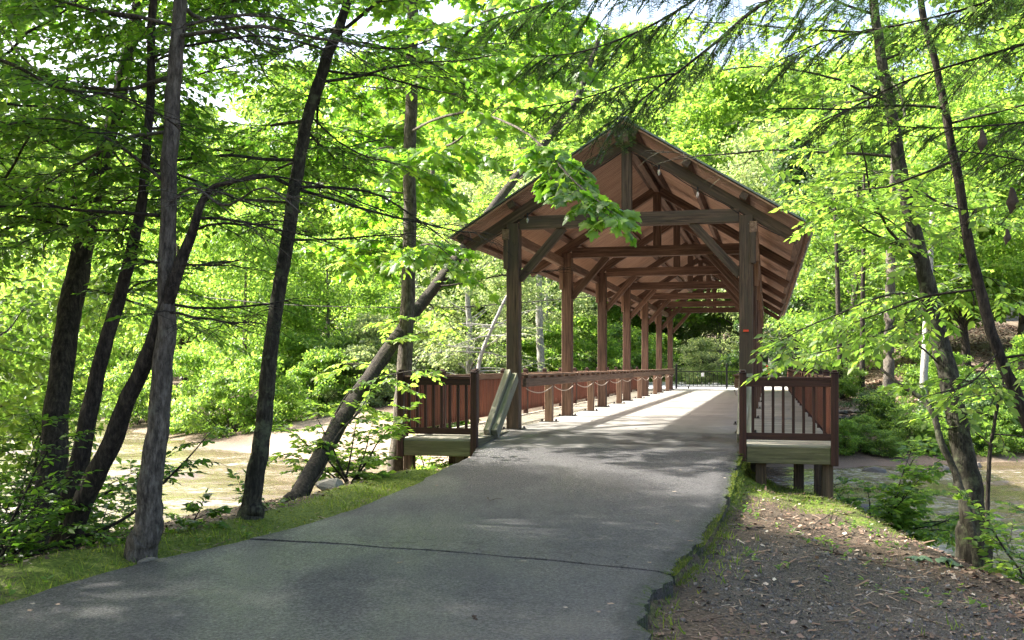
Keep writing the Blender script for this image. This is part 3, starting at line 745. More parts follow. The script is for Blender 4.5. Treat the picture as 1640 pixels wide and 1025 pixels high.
        for (p, q) in ((ya, ym - .09), (ym + .09, (k + 1) * BAY - .13)):
            t = np.linspace(0, 1, 13); sag = .10 + RNG.uniform(-.02, .05)
            pts = np.stack([np.full(13, xb + i * .215), p + (q - p) * t, .80 - sag * 4 * t * (1 - t)], -1)
            link('rope', TubeSet().add(pts, .011, 5).mesh('rope', M['rope']), cr)
# string lights under the front and inner rafters
for k, (side, us) in enumerate(((1, (1.0, 1.85, 2.95)), (-1, (1.3, 2.55)))):
    sl_ = empty('string_light', tuple(B(CX, 0, ZR)), -BA)
    tag(sl_, ('black cord with small clear bulbs under the gable rafter on the river-gravel side', 'black cord with small clear bulbs under the gable rafter beside the maple spray')[k], 'string light', 'string lights on the bridge gable')
    u = np.linspace(.2, 3.6, 60); pts = np.array([slope_pt(side, q, O_RA + .205 + .03 * abs(math.sin(q * 2.6)), -.10) - np.array([CX, 0, ZR]) for q in u])
    link('cord', TubeSet().add(pts, .008, 4).mesh('cord', M['cord']), sl_)
    for q in us:
        p = slope_pt(side, q, O_RA + .215, -.10) - np.array([CX, 0, ZR])
        lb = TubeSet().add([p + (0, 0, .04), p + (0, 0, -.05)], .018, 6).build('bulb_socket', M['cord'], sl_)
        z = np.linspace(0, 1, 7); link('bulb', TubeSet().add(np.stack([np.full(7, p[0]), np.full(7, p[1]), p[2] - .05 - .11 * z], -1), .006 + .026 * np.sin(np.pi * (z * .9 + .08)), 8).mesh('bulb', M['bulb']), sl_)
# red reflector on the right portal post, red-white tag by the railing
me_ = TB().aa(-.05, .05, -.012, .012, -.02, .02, .004).mesh('reflector', M['red'])
o = link('reflector', me_, None, tuple(B(WID, -.145, 1.90))); o.rotation_euler = (0, 0, -BA); tag(o, 'small red reflector on the portal post above the gate', 'reflector')
tg = empty('marking_ribbon', tuple(B(WID + .42, WF - .02, 1.10)), -BA); tag(tg, 'red and white plastic ribbon at the top of the end railing', 'ribbon')
TB().beam((0, 0, .0), (-.04, 0, .16), .03, .05, (0, 1, 0), .01).build('red_strip', M['red'], tg); TB().beam((-.10, -.012, .07), (.04, -.012, .14), .008, .04, (0, 0, 1), .003).build('white_strip', M['white'], tg)
# iron gate at the far end
GYL = 36.3; gate = empty('iron_gate', tuple(B(0, GYL, 0)), -BA); tag(gate, 'low black iron bar gate closing the far end of the bridge', 'gate')
for x, h in ((.05, 1.28), (2.72, 1.30), (4.5, 1.28)):
    TB().aa(x - .05, x + .05, -.05, .05, .0, h, .01).build('gate_post', M['black_iron'], gate)
    TB().aa(x - .03, x + .03, -.03, .03, h + .001, h + .07, .02).build('finial', M['black_iron'], gate)
for x0, x1 in ((.102, 2.668), (2.772, 4.448)):
    for z in (.10, .90): TB().aa(x0, x1, -.02, .02, z, z + .045, .004).build('gate_rail', M['black_iron'], gate)
    nb = int((x1 - x0) / .21)
    for j in range(1, nb):
        x = x0 + j * (x1 - x0) / nb; TB().aa(x - .012, x + .012, -.012, .012, .146, .899, 0).build('gate_bar', M['black_iron'], gate)
TB().aa(.66, .74, -.03, .03, .0, .099, .004).build('gate_wheel', M['black_iron'], gate)
TB().aa(1.38, 1.53, -.045, -.03, .66, .85, .003).build('sign_plate', M['white'], gate)
#PART3
# ------------------------------------------------------------------ leaves
def leaf_template(kind):
    if kind == 'oval':     # folded pointed leaf, base at origin, tip at y=1
        V = np.array([(0, 0, 0), (.20, .28, .05), (.24, .55, .03), (0, 1.0, -.10), (-.24, .55, .03), (-.20, .28, .05), (0, .5, -.03)], float)
        Fq = [np.array([[0, 1, 2, 6], [6, 2, 3, 3], [0, 6, 4, 5], [6, 3, 4, 4]])]
        Fq = [np.array([[0, 1, 2, 6], [0, 6, 4, 5]]), np.array([[6, 2, 3], [6, 3, 4]])]
    elif kind == 'maple':
        pts = [(0, 0), (.16, .06), (.36, -.04), (.34, .20), (.56, .36), (.40, .46), (.36, .62), (.20, .60), (.14, .80), (0, 1.02), (-.14, .80), (-.20, .60), (-.36, .62), (-.40, .46), (-.56, .36), (-.34, .20), (-.36, -.04), (-.16, .06)]
        V = np.array([(x, y, -.42 * abs(x) ** 1.4 - .22 * y * y + .02) for x, y in pts] + [(0, .40, 0.04)], float)
        n = len(pts); Fq = [np.array([[18, i, (i + 1) % n] for i in range(n)])]
    elif kind == 'card':   # simple four-cornered leaf
        V = np.array([(0, 0, 0), (.34, .45, .06), (0, 1, -.06), (-.34, .45, .06)], float); Fq = [np.array([[0, 1, 2], [0, 2, 3]])]
    elif kind == 'litter':
        V = np.array([(0, -.5, .04), (.32, -.1, .16), (.2, .35, .05), (0, .55, .14), (-.25, .3, .02), (-.33, -.15, .12)], float); Fq = [np.array([[0, 1, 2, 3], [0, 3, 4, 5]])]
    elif kind == 'needle':
        V = np.array([(-.13, 0, 0), (.13, 0, 0), (.09, 1, 0), (-.09, 1, 0)], float); Fq = [np.array([[0, 1, 2, 3]])]
    elif kind == 'blade':
        V = np.array([(-.05, 0, 0), (.05, 0, 0), (.03, .6, .05), (-.03, .6, .05), (0, 1, .18)], float); Fq = [np.array([[0, 1, 2, 3]]), np.array([[3, 2, 4]])]
    return V, Fq
TEMPL = {k: leaf_template(k) for k in ('oval', 'maple', 'card', 'litter', 'needle', 'blade')}
def nrm(a): return a / (np.linalg.norm(a, axis=-1, keepdims=True) + 1e-9)
def leaves_mesh(name, kind, mat, pos, ax, nor, size, rng, widen=None):
    V, Fq = TEMPL[kind]; n = len(pos); k = len(V)
    ax = nrm(ax); sd_ = nrm(np.cross(ax, nor)); nz = np.cross(sd_, ax); size = np.asarray(size)[:, None, None] * np.ones((n, 1, 1))
    sx = V[None, :, 0:1] * (1 if widen is None else np.asarray(widen)[:, None, None])
    W = pos[:, None] + size * (sx * sd_[:, None] + V[None, :, 1:2] * ax[:, None] + V[None, :, 2:] * nz[:, None])
    off = (np.arange(n) * k)[:, None, None]
    Fs = [(f[None] + off).reshape(-1, f.shape[1]) for f in Fq]
    r = np.repeat(rng.random(n), k)
    return make_mesh(name, W.reshape(-1, 3), Fs, [mat], kind not in ('card',), {'rnd': ('FLOAT', r)})
LEAF1 = {}
def leaf_single(kind, mat):
    key = (kind, mat.name)
    if key not in LEAF1:
        V, Fq = TEMPL[kind]; LEAF1[key] = make_mesh('leaf', V, [f.copy() for f in Fq], [mat], True, {'rnd': ('FLOAT', np.full(len(V), .1))})
    return LEAF1[key]

def clear_of_road(p):
    """keeps foliage out of the driving clearance and out of the bridge"""
    x, y, z = p[:, 0], p[:, 1], p[:, 2]
    L = np.interp(y, ROADR[:, 1], ROADR[:, 0]); R = np.interp(y, ROADR[:, 3], ROADR[:, 2])
    bad = (x > L - .1) & (x < R + .3) & (z < 4.6) & (y < 20)
    lx, ly = Binv(x, y); rz_ = ZR - np.abs(lx - CX) * math.tan(SL)
    bad |= (lx > -1.5) & (lx < WID + 1.5) & (ly > -3.0) & (ly < LEN + 2) & (z < np.maximum(rz_ + .35, 1.5)) & ((ly > -.6) | (lx > -.1))
    bad |= (np.hypot(x, y) < 3.5)
    return ~bad

class Tree:
    def __init__(s, seed, leaf='oval', mat='leaf_beech', bark_='bark_dark', size=.10, dens=1.0, droop=.35):
        s.r = np.random.default_rng(seed); s.leaf = leaf; s.mat = M[mat]; s.bark = M[bark_]; s.size = size; s.dens = dens; s.droop = droop
        s.trunks = []; s.brs = []; s.vines = []; s.tw = TubeSet(); s.pos = []; s.ax = []; s.no = []; s.sz = []
        s.free = False
    def trunk(s, pts, n=12, knobs=.06, flare=True):
        """pts rows (x,y,z,r)"""
        f_ = np.array(pts[0], float); f_[2] -= .7; f_[3] *= 1.12; pts = [tuple(f_)] + list(pts)
        A = resample(np.array(pts), max(30, len(pts) * 8)); p = A[:, :3].copy(); r = A[:, 3].copy(); m = len(p); ii = np.arange(m) * .45
        k0 = s.r.uniform(0, 90)
        p[:, 0] += (fbm(ii * .6 + k0, ii * 0, 5) - .5) * r * .5; p[:, 1] += (fbm(ii * .6 + k0, ii * 0 + 7, 5) - .5) * r * .5
        r = r * (1 + (fbm(ii + k0, ii * 0 + 3, 8) - .5) * knobs * 3)
        ts = TubeSet(); V, Q = tube(p, r, n); V = V.reshape(m, n, 3); th = np.arange(n)
        II, TH = np.meshgrid(ii, th, indexing='ij')
        rid = (fbm(TH * 1.7 + k0, II * .35, 6, 3) - .5) * .26
        V = p[:, None] + (V - p[:, None]) * (1 + rid[:, :, None])
        ts.V.append(V.reshape(-1, 3)); ts.Q.append(Q); ts.n = m * n
        s.trunks.append((ts, p, r)); return p, r
    def twig(s, p, d, L, nl, up):
        r = s.r; k = 4; t = np.linspace(0, 1, k)[:, None]
        pts = p + d * L * t + np.array([0, 0, -1.0]) * (t ** 2) * L * s.droop * r.uniform(.3, 1.1)
        s.tw.add(pts, np.linspace(.0045, .0018, k), 3)
        tt = (np.arange(nl) + .6) / nl; q = np.empty((nl, 3))
        for c in range(3): q[:, c] = np.interp(tt, t[:, 0], pts[:, c])
        side = np.cross(d, up); side /= np.linalg.norm(side) + 1e-9
        sg = np.where(np.arange(nl) % 2 == 0, 1, -1)[:, None]
        a = d * .75 + side * sg * .85 + (r.random((nl, 3)) - .5) * .7 + np.array([0, 0, -s.droop * .9]); a[-1] = d + np.array([0, 0, -s.droop])
        n_ = np.array([0, 0, 1.0]) + (r.random((nl, 3)) - .5) * 1.5
        s.pos.append(q); s.ax.append(nrm(a)); s.no.append(n_); s.sz.append(s.size * r.uniform(.5, 1.35, nl))
    def branch(s, pts, r0, r1=.006, sub=True, sublen=.9, every=.22, twiglen=.34, tw_every=.078, start=.12, nl=9):
        """a limb polyline with side shoots, twigs and leaves"""
        r = s.r; pts = np.asarray(pts, float); m = len(pts)
        bt = TubeSet(); s.brs.append(bt); bt.add(pts, np.linspace(r0, r1, m), 6 if r0 > .02 else 4)
        seg = np.linalg.norm(np.diff(pts, axis=0), axis=1); cum = np.concatenate([[0], np.cumsum(seg)]); L = cum[-1]
        def at(q): return np.array([np.interp(q, cum, pts[:, c]) for c in range(3)])
        up = np.array([0, 0, 1.0])
        q = L * start; sg = 1
        while q < L:
            p = at(q); d = at(min(q + .15, L)) - at(max(q - .15, 0)); d /= np.linalg.norm(d) + 1e-9
            side = np.cross(d, up); side /= np.linalg.norm(side) + 1e-9
            dd = d * r.uniform(.35, .8) + side * sg * r.uniform(.6, 1.0) + up * r.uniform(-.35, .3); dd /= np.linalg.norm(dd)
            l2 = sublen * r.uniform(.5, 1.15) * (1 - .45 * q / L)
            k = 5; t = np.linspace(0, 1, k)[:, None]; wig = np.cumsum((r.random((k, 3)) - .5) * .10 * l2, 0); wig -= wig[0]
            sp = p + dd * l2 * t + wig - up * (t ** 2) * l2 * s.droop * r.uniform(.2, .9)
            bt.add(sp, np.linspace(max(.005, r0 * .35 * (1 - q / L * .6)), .003, k), 4)
            u = l2 * .15; sg2 = 1
            while u < l2:
                f = u / l2; tp = np.array([np.interp(f, t[:, 0], sp[:, c]) for c in range(3)])
                e = dd * r.uniform(.4, .9) + np.cross(dd, up) * sg2 * r.uniform(.5, .9) + (r.random(3) - .5) * .5; e /= np.linalg.norm(e)
                if r.random() < s.dens: s.twig(tp, e, twiglen * r.uniform(.5, 1.2), nl, up)
                u += tw_every * r.uniform(.7, 1.4); sg2 = -sg2
            s.twig(sp[-1], dd, twiglen * .8, nl, up)
            q += every * r.uniform(.7, 1.35); sg = -sg
        s.twig(pts[-1], nrm(pts[-1] - pts[-2]), twiglen, nl, up)
    def limb(s, p, az, el, L, r0, **kw):
        r = s.r; n = max(5, int(L / .35)); d = np.array([math.sin(az) * math.cos(el), math.cos(az) * math.cos(el), math.sin(el)])
        pts = [np.asarray(p, float)]
        for k in range(n):
            d = d + (r.random(3) - .5) * .34 + np.array([0, 0, -.05 if el > 0 else .02]); d /= np.linalg.norm(d); pts.append(pts[-1] + d * L / n)
        s.branch(pts, r0, **kw)
    def limbs(s, ti, z0, z1, n, L, az=None, spread=math.pi, el=(.1, .8), **kw):
        ts, p, rad = s.trunks[ti]; r = s.r
        for k in range(n):
            z = z0 + (z1 - z0) * (k + r.random()) / n; i = int(np.argmin(abs(p[:, 2] - z)))
            a = (r.random() * 2 - 1) * spread + (az if az is not None else 0)
            if az is None: a = k * 2.4 + r.uniform(-.5, .5)
            l_ = L * r.uniform(.6, 1.15) * (1 - .35 * (z - z0) / (z1 - z0 + 1e-6))
            s.limb(p[i], a, r.uniform(*el), l_, max(.009, min(rad[i] * .4, .008 + l_ * .005)), **kw)
    def finish(s, name, label, cat_='tree', group=None, base=None, nleaf=300, parts=True):
        if base is None: base = s.trunks[0][1][0]
        base = np.asarray(base, float)
        t = empty(name, tuple(base)); tag(t, label, cat_, group)
        for ts, p, r_ in s.trunks: ts.build('trunk' if cat_ == 'tree' else 'stem', s.bark, t, base)
        for bt in s.brs: bt.build('branch', s.bark, t, base)
        for bt in s.vines: bt.build('vine', s.bark, t, base)
        if s.tw.n: o = s.tw.build('twigs', s.bark, t, base); o['kind'] = 'stuff'
        if s.pos:
            pos, ax, no, sz = np.concatenate(s.pos), np.concatenate(s.ax), np.concatenate(s.no), np.concatenate(s.sz)
            if not s.free:
                ok = clear_of_road(pos); pos, ax, no, sz = pos[ok], ax[ok], no[ok], sz[ok]
            px = 820 + F * pos[:, 0] / np.maximum(pos[:, 1], .1); py = 585 - F * (pos[:, 2] - CAM_Z) / np.maximum(pos[:, 1], .1)
            big = sz / np.maximum(pos[:, 1], .1) * F
            vis = (pos[:, 1] > 1) & (px > 0) & (px < 1640) & (py > 0) & (py < 1025) & (big >= 10)
            sel = np.where(vis)[0]
            sel = sel[np.argsort(-big[sel])][:nleaf] if parts else sel[:0]
            rest = np.setdiff1d(np.arange(len(pos)), sel)
            if len(rest):
                o = link('crown', leaves_mesh('crown', s.leaf, s.mat, pos[rest] - base, ax[rest], no[rest], sz[rest], s.r), t); o['kind'] = 'stuff'
            if len(sel):
                lm = leaf_single(s.leaf, s.mat); A = nrm(ax[sel]); S = nrm(np.cross(A, no[sel])); N = np.cross(S, A)
                for j, i in enumerate(sel):
                    o = bpy.data.objects.new('leaf', lm); COL.objects.link(o); o.parent = t
                    m_ = Matrix.Identity(4); k = sz[i]
                    for c in range(3): m_[c][0] = S[j][c] * k; m_[c][1] = A[j][c] * k; m_[c][2] = N[j][c] * k; m_[c][3] = pos[i][c] - base[c]
                    o.matrix_basis = m_
        return t
def pxpoly(rows):
    """(px,py,width_px,Y) -> (x,y,z,r)"""
    return [(*P(a, b, Y), w_ / 2 / F * Y) for a, b, w_, Y in rows]
def pline(rows, n=16):
    return resample(np.array([P(a, b, Y) for a, b, Y in rows]), n)

# ---- the leaning multi-stem tree on the river side
T = Tree(11, 'oval', 'leaf_beech', 'bark_dark', .088, .9)
T.trunk(pxpoly([(64, 935, 60, 10.6), (72, 850, 47, 10.9), (92, 680, 40, 11.4), (110, 520, 37, 11.8), (130, 420, 34, 12.1), (158, 280, 28, 12.4), (195, 130, 22, 12.6), (222, 0, 18, 12.8), (250, -260, 12, 13), (270, -520, 5, 13)]))
T.trunk(pxpoly([(88, 940, 52, 10.2), (100, 860, 36, 10.2), (128, 730, 30, 10.1), (165, 570, 23, 10.0), (205, 430, 20, 9.9), (228, 320, 16, 9.8), (239, 180, 13, 9.7), (246, 0, 11, 9.6), (260, -250, 5, 9.5)]))
T.trunk(pxpoly([(98, 940, 50, 10.0), (112, 860, 38, 9.9), (158, 752, 32, 9.7), (215, 620, 27, 9.5), (262, 500, 24, 9.3), (300, 395, 18, 9.2), (330, 312, 10, 9.1), (368, 292, 7, 9.0), (440, 282, 4, 8.9)]))
T.limbs(0, 2.2, 9.5, 24, 3.4, el=(-.1, .7))
T.limbs(1, 1.6, 5.5, 10, 2.0, el=(-.2, .5), every=.26, sublen=.7)
T.limbs(2, 1.4, 3.4, 5, 1.4, az=1.4, spread=.8, el=(-.2, .4), sublen=.6)
T.branch(pline([(255, 345, 9.2), (180, 340, 9.3), (110, 335, 9.5), (60, 325, 9.6), (0, 330, 9.8), (-60, 300, 10)]), .018)
T.branch(pline([(100, 870, 10.1), (160, 850, 9.9), (215, 820, 9.8), (260, 775, 9.8), (300, 735, 9.9), (330, 700, 10.1)]), .020, .006, sublen=.55, twiglen=.28, every=.28, start=.5)
T.finish('river_beech_tree', 'dark tree with three leaning stems from one foot at the road verge')
# ---- straight grey trunk
T = Tree(12, 'oval', 'leaf_beech', 'bark_grey', .090, .9)
T.trunk(pxpoly([(229, 882, 50, 9.3), (235, 850, 44, 9.3), (243, 770, 39, 9.3), (256, 640, 34, 9.3), (266, 520, 29, 9.3), (268, 400, 27, 9.3), (272, 270, 25, 9.3), (278, 140, 23, 9.3), (287, 20, 21, 9.3), (300, -200, 17, 9.3), (310, -500, 11, 9.3), (315, -800, 5, 9.3)]), 16, .03)
T.limbs(0, 3.2, 8.6, 24, 3.0, az=0, spread=2.3, el=(-.15, .55))
T.branch(pline([(285, 58, 9.3), (340, 50, 9.0), (410, 42, 8.7), (480, 55, 8.4), (560, 70, 8.2)], 14), .022, sublen=.8)
T.branch(pline([(265, 330, 9.3), (310, 300, 9.0), (360, 330, 8.6), (420, 300, 8.3), (470, 330, 8.2)], 14), .016, sublen=.7)
T.branch(pline([(262, 290, 9.3), (200, 240, 9.2), (130, 200, 9.0), (60, 190, 8.8), (-20, 210, 8.6)], 14), .018, sublen=.8)
T.finish('hornbeam_tree', 'straight grey-barked tree with slightly bowed foot, second trunk along the verge')
# ---- mossy curving trunk
T = Tree(13, 'oval', 'leaf_beech', 'bark_lichen', .090, .85)
T.trunk(pxpoly([(402, 832, 44, 11.4), (404, 800, 31, 11.4), (416, 720, 28, 11.4), (430, 600, 25, 11.4), (446, 470, 22, 11.4), (462, 370, 21, 11.4), (478, 270, 20, 11.4), (496, 180, 19, 11.3), (522, 95, 18, 11.2), (548, 30, 14, 11.1), (575, -80, 12, 11), (600, -300, 8, 11), (610, -520, 4, 11)]), 14, .05)
T.limbs(0, 3.0, 9.6, 24, 3.1, az=0, spread=2.2, el=(-.2, .5)); T.limbs(0, 2.6, 5.5, 9, 2.6, az=-.3, spread=1.5, el=(-.25, .2))
T.branch(pline([(470, 300, 11.4), (420, 280, 11.2), (370, 295, 11.0), (320, 330, 10.8)], 14), .024, sublen=.7, start=.4)
T.branch(pline([(470, 300, 11.4), (530, 300, 11.3), (600, 310, 11.2), (660, 345, 11.2), (720, 390, 11.3)], 14), .020, sublen=.75)
T.branch(pline([(505, 62, 11.2), (580, 68, 11.0), (640, 78, 10.8), (700, 60, 10.6)], 12), .016, sublen=.7)
T.finish('curving_tree', 'mossy slim trunk bending to the right near the top, third along the verge')
# ---- thick leaning trunk with ivy stems
T = Tree(14, 'oval', 'leaf_bright', 'bark_dark', .12, .9)
T.trunk(pxpoly([(470, 815, 40, 13.9), (482, 788, 30, 14.1), (528, 705, 27, 15.3), (580, 622, 24, 16.8), (640, 532, 21, 18.6), (690, 468, 18, 20.8), (742, 398, 16, 23.0), (800, 318, 14, 25.5), (862, 240, 14, 27.5), (920, 165, 11, 29), (960, 60, 7, 30)]), 14, .03)
for k in range(3):
    a = T.trunks[0][1][:40:3] + (T.r.random((14, 3)) - .5) * .12; a[:, 0] += .16 - .12 * k
    T.vines.append(TubeSet().add(resample(a, 40), .018, 5))
T.limbs(0, 2.5, 9.5, 20, 3.2, el=(-.2, .6), every=.3)
T.limbs(0, .2, 2.4, 6, 1.3, el=(-.2, .4), every=.3, sublen=.6)
T.finish('leaning_tree', 'thick dark ivy-stemmed trunk leaning steeply over the river toward the roof', nleaf=150)
# ---- slim maple by the end railing, its spray hanging before the gable
T = Tree(15, 'maple', 'leaf_maple', 'bark_grey', .165, .9, droop=.5)
T.trunk(pxpoly([(632, 795, 34, 18.6), (635, 760, 29, 18.6), (641, 680, 26, 18.6), (649, 580, 25, 18.6), (653, 460, 23, 18.6), (656, 330, 21, 18.6), (658, 180, 20, 18.6), (660, 40, 18, 18.6), (664, -150, 15, 18.5), (668, -400, 9, 18.4), (670, -600, 4, 18.4)]), 14, .025)
kw = dict(sublen=.8, twiglen=.40, nl=7, every=.26, tw_every=.12)
T.branch(pline([(660, 210, 18.6), (700, 190, 16.4), (760, 180, 15.6), (830, 205, 14.4), (872, 238, 13.4), (905, 275, 12.7), (930, 300, 12.3), (962, 325, 12.0), (992, 352, 11.8)], 20), .024, sublen=.40, twiglen=.26, nl=6, every=.13, tw_every=.10, start=.70)
T.branch(pline([(660, 250, 18.6), (720, 232, 16.2), (745, 215, 15.9), (775, 195, 15.6), (805, 165, 15.2)], 16), .022, **kw)
T.branch(pline([(660, 60, 18.6), (740, 30, 16.2), (820, 5, 15.4), (900, -20, 14.6)], 14), .022, **kw)
T.branch(pline([(662, -30, 18.6), (760, -30, 17.2), (850, 10, 16.0), (930, 35, 15.2), (1000, 50, 14.8)], 14), .020, **kw)
T.branch(pline([(660, 20, 18.6), (740, 60, 17.6), (800, 70, 16.8), (860, 60, 16.2)], 14), .018, **kw)
T.branch(pline([(660, 120, 18.6), (740, 100, 16.5), (810, 95, 15.8), (870, 100, 15.2), (920, 110, 14.9)], 14), .020, **kw)
T.branch(pline([(657, 250, 18.6), (620, 235, 16.8), (580, 250, 16.4), (540, 240, 16.2)], 10), .016, **kw)
T.branch(pline([(655, 400, 18.6), (690, 390, 16.6), (720, 410, 16.4), (745, 440, 16.2)], 10), .014, sublen=.6, twiglen=.4, nl=5, every=.3)
T.limbs(0, 6.7, 13, 24, 3.8, az=.2, spread=2.0, el=(-.15, .6), **kw); T.limbs(0, 3.2, 6.5, 8, 2.8, az=-.7, spread=1.2, el=(-.2, .3), **kw)
T.free = True
T.finish('maple_tree', 'slim straight maple beside the end railing, its leafy spray hanging before the gable')
# ---- tree overhanging from beyond the left edge
T = Tree(16, 'oval', 'leaf_beech', 'bark_dark', .090, .85)
g0 = float(ground_z(np.array([-7.2]), np.array([11.5]))[0])
T.trunk([(-7.2, 11.5, g0 - .3, .24), (-7.1, 11.5, 1.5, .18), (-7.2, 11.7, 4, .15), (-7.4, 11.8, 7, .11), (-7.3, 12, 10, .07), (-7.2, 12, 13, .02)], 12)
T.limbs(0, 1.6, 12, 30, 4.2, el=(-.15, .6), every=.3)
T.branch(pline([(-150, 230, 10.6), (-60, 260, 10.2), (0, 290, 9.8), (40, 230, 9.4), (70, 190, 9.0)], 12), .025)
T.branch(pline([(-150, 60, 10.6), (0, 95, 9.6), (90, 140, 9.0), (170, 150, 8.4), (230, 165, 8.0)], 14), .022)
T.finish('verge_beech_tree', 'leafy tree at the picture edge whose dark boughs reach in over the river bank')
# ---- right bank: lichened tree, thin companion, sapling
T = Tree(21, 'oval', 'leaf_bright', 'bark_lichen', .105, .9)
T.trunk(pxpoly([(1560, 862, 52, 12.2), (1556, 820, 40, 12.2), (1546, 740, 36, 12.3), (1528, 650, 33, 12.4), (1508, 560, 29, 12.5), (1488, 470, 27, 12.6), (1466, 380, 24, 12.6), (1444, 280, 21, 12.6), (1428, 190, 19, 12.6), (1410, 80, 16, 12.6), (1398, -20, 14, 12.6), (1385, -250, 9, 12.6), (1380, -450, 4, 12.6)]), 14, .06)
T.trunk(pxpoly([(1568, 925, 20, 10.9), (1562, 880, 15, 11.0), (1549, 820, 15, 11.4), (1530, 760, 13, 11.8), (1508, 710, 11, 11.9), (1497, 670, 10, 12.0), (1478, 640, 8, 12.1), (1440, 615, 6, 12.2), (1410, 590, 4, 12.3)]), 8, .1)
T.limbs(0, 2.3, 9.5, 26, 3.0, az=0, spread=2.3, el=(-.25, .5), every=.28)
T.branch(pline([(1495, 480, 12.6), (1450, 470, 12.2), (1400, 478, 11.8), (1350, 500, 11.5), (1300, 520, 11.3), (1250, 545, 11.2)], 14), .016, sublen=.6, every=.3, start=.2)
T.branch(pline([(1490, 500, 12.6), (1440, 520, 12.3), (1380, 545, 12.0), (1330, 560, 11.8), (1270, 575, 11.7)], 14), .014, sublen=.5, every=.34)
T.branch(pline([(1510, 590, 12.5), (1480, 560, 12.3), (1450, 545, 12.2), (1400, 540, 12.1)], 10), .016, sublen=.5, every=.4, start=.5)
T.branch(pline([(1470, 390, 12.6), (1420, 350, 12.3), (1370, 330, 12.0), (1330, 340, 11.8)], 10), .014, sublen=.6)
T.free = False
T.finish('lichened_tree', 'lichen-spotted trunk on the bank past the gravel, leaning left as it rises')
T = Tree(22, 'oval', 'leaf_bright', 'bark_dark', .10, .5)
T.trunk(pxpoly([(1680, 760, 22, 9.6), (1650, 690, 20, 9.6), (1622, 620, 19, 9.6), (1590, 540, 18, 9.6), (1566, 450, 17, 9.6), (1545, 350, 16, 9.6), (1522, 220, 14, 9.6), (1500, 110, 12, 9.6), (1478, 20, 11, 9.6), (1460, -150, 8, 9.6), (1450, -350, 3, 9.6)]), 8, .06)
b = T.trunks[0][1][0].copy(); g = float(ground_z(np.array([b[0] + .8]), np.array([b[1]]))[0])
T.trunks[0] = T.trunks[0]
T.trunks.append((TubeSet().add(resample(np.array([(b[0] + .9, b[1], g - .3), (b[0] + .5, b[1], (g + b[2]) / 2), tuple(b + (0.01, 0, .02))]), 10), .07, 8), None, None))
T.limbs(0, .9, 6.5, 14, 1.8, el=(-.1, .5), every=.32)
T.branch(pline([(1600, 560, 9.6), (1570, 600, 9.4), (1540, 620, 9.3), (1500, 630, 9.2)], 10), .012, sublen=.5)
T.finish('slim_dark_tree', 'slender dark stem crossing behind the lichened trunk at the picture edge')
T = Tree(23, 'oval', 'leaf_bright', 'bark_dark', .09, .6)
T.trunk(pxpoly([(1580, 880, 8, 12.0), (1582, 800, 7, 12.0), (1586, 720, 6, 12.0), (1600, 640, 5, 12.0), (1612, 590, 3, 12.0)]), 6, .05)
T.limbs(0, .2, 1.2, 6, .8, el=(0, .7), sublen=.35, every=.25, twiglen=.22)
T.finish('sapling', 'thin bare-stemmed sapling standing beside the lichened trunk', 'sapling', nleaf=80)

# ---- hemlock boughs from a tree standing past the right edge
T = Tree(31, 'needle', 'needle', 'bark_dark', .030, 1.0)
T.free = True
g0 = float(ground_z(np.array([6.2]), np.array([8.6]))[0])
T.trunk([(6.2, 8.6, g0 - .4, .26), (6.2, 8.6, 2, .22), (6.2, 8.6, 6, .17), (6.2, 8.6, 10, .10), (6.2, 8.6, 13, .03)], 12)
def hem(T, rows, r0, side_len, dense=1.0, needles=True, start=.15):
    r = T.r; pts = pline(rows, 22); bt = TubeSet(); T.brs.append(bt); bt.add(pts, np.linspace(r0, .004, 22), 6)
    seg = np.linalg.norm(np.diff(pts, axis=0), axis=1); cum = np.concatenate([[0], np.cumsum(seg)]); L = cum[-1]; q = L * start; sg = 1; up = np.array([0, 0, 1.])
    at = lambda q_: np.array([np.interp(q_, cum, pts[:, c]) for c in range(3)])
    while q < L:
        p = at(q); d = nrm(at(min(q + .1, L)) - at(max(q - .1, 0))); sd_ = nrm(np.cross(d, up))
        e = nrm(d * .7 + sd_ * sg * r.uniform(.6, 1) + up * r.uniform(-.5, .05)); l2 = side_len * r.uniform(.5, 1.1) * (1 - .55 * q / L)
        t = np.linspace(0, 1, 6)[:, None]; sp = p + e * l2 * t - up * t ** 2 * l2 * r.uniform(.15, .5) + np.cumsum((r.random((6, 3)) - .5) * .05 * l2, 0)
        bt.add(sp, np.linspace(.006, .002, 6), 4)
        u = .06
        while u < l2:
            f = u / l2; tp = np.array([np.interp(f, t[:, 0], sp[:, c]) for c in range(3)]); sgn = 1 if r.random() < .5 else -1
            g = nrm(e * .8 + np.cross(e, up) * sgn * r.uniform(.5, .9) + up * r.uniform(-.6, .0)); l3 = r.uniform(.10, .32) * (1 - .4 * f)
            t3 = np.linspace(0, 1, 4)[:, None]; tp3 = tp + g * l3 * t3 - up * t3 ** 2 * l3 * .3
            T.tw.add(tp3, np.linspace(.003, .0015, 4), 3)
            if needles and r.random() < dense:
                n = int(l3 / .008); tt = np.repeat(np.linspace(.05, 1, n), 2); qq = np.stack([np.interp(tt, t3[:, 0], tp3[:, c]) for c in range(3)], -1)
                s2 = nrm(np.cross(g, up)); sg_ = np.where(np.arange(2 * n) % 2 == 0, 1, -1)[:, None]
                T.pos.append(qq); T.ax.append(nrm(s2 * sg_ + g * .45 + (r.random((2 * n, 3)) - .5) * .5)); T.no.append(up + (r.random((2 * n, 3)) - .5) * .6); T.sz.append(r.uniform(.026, .042, 2 * n))
            u += .042 * r.uniform(.7, 1.4)
        q += .085 * r.uniform(.7, 1.3); sg = -sg
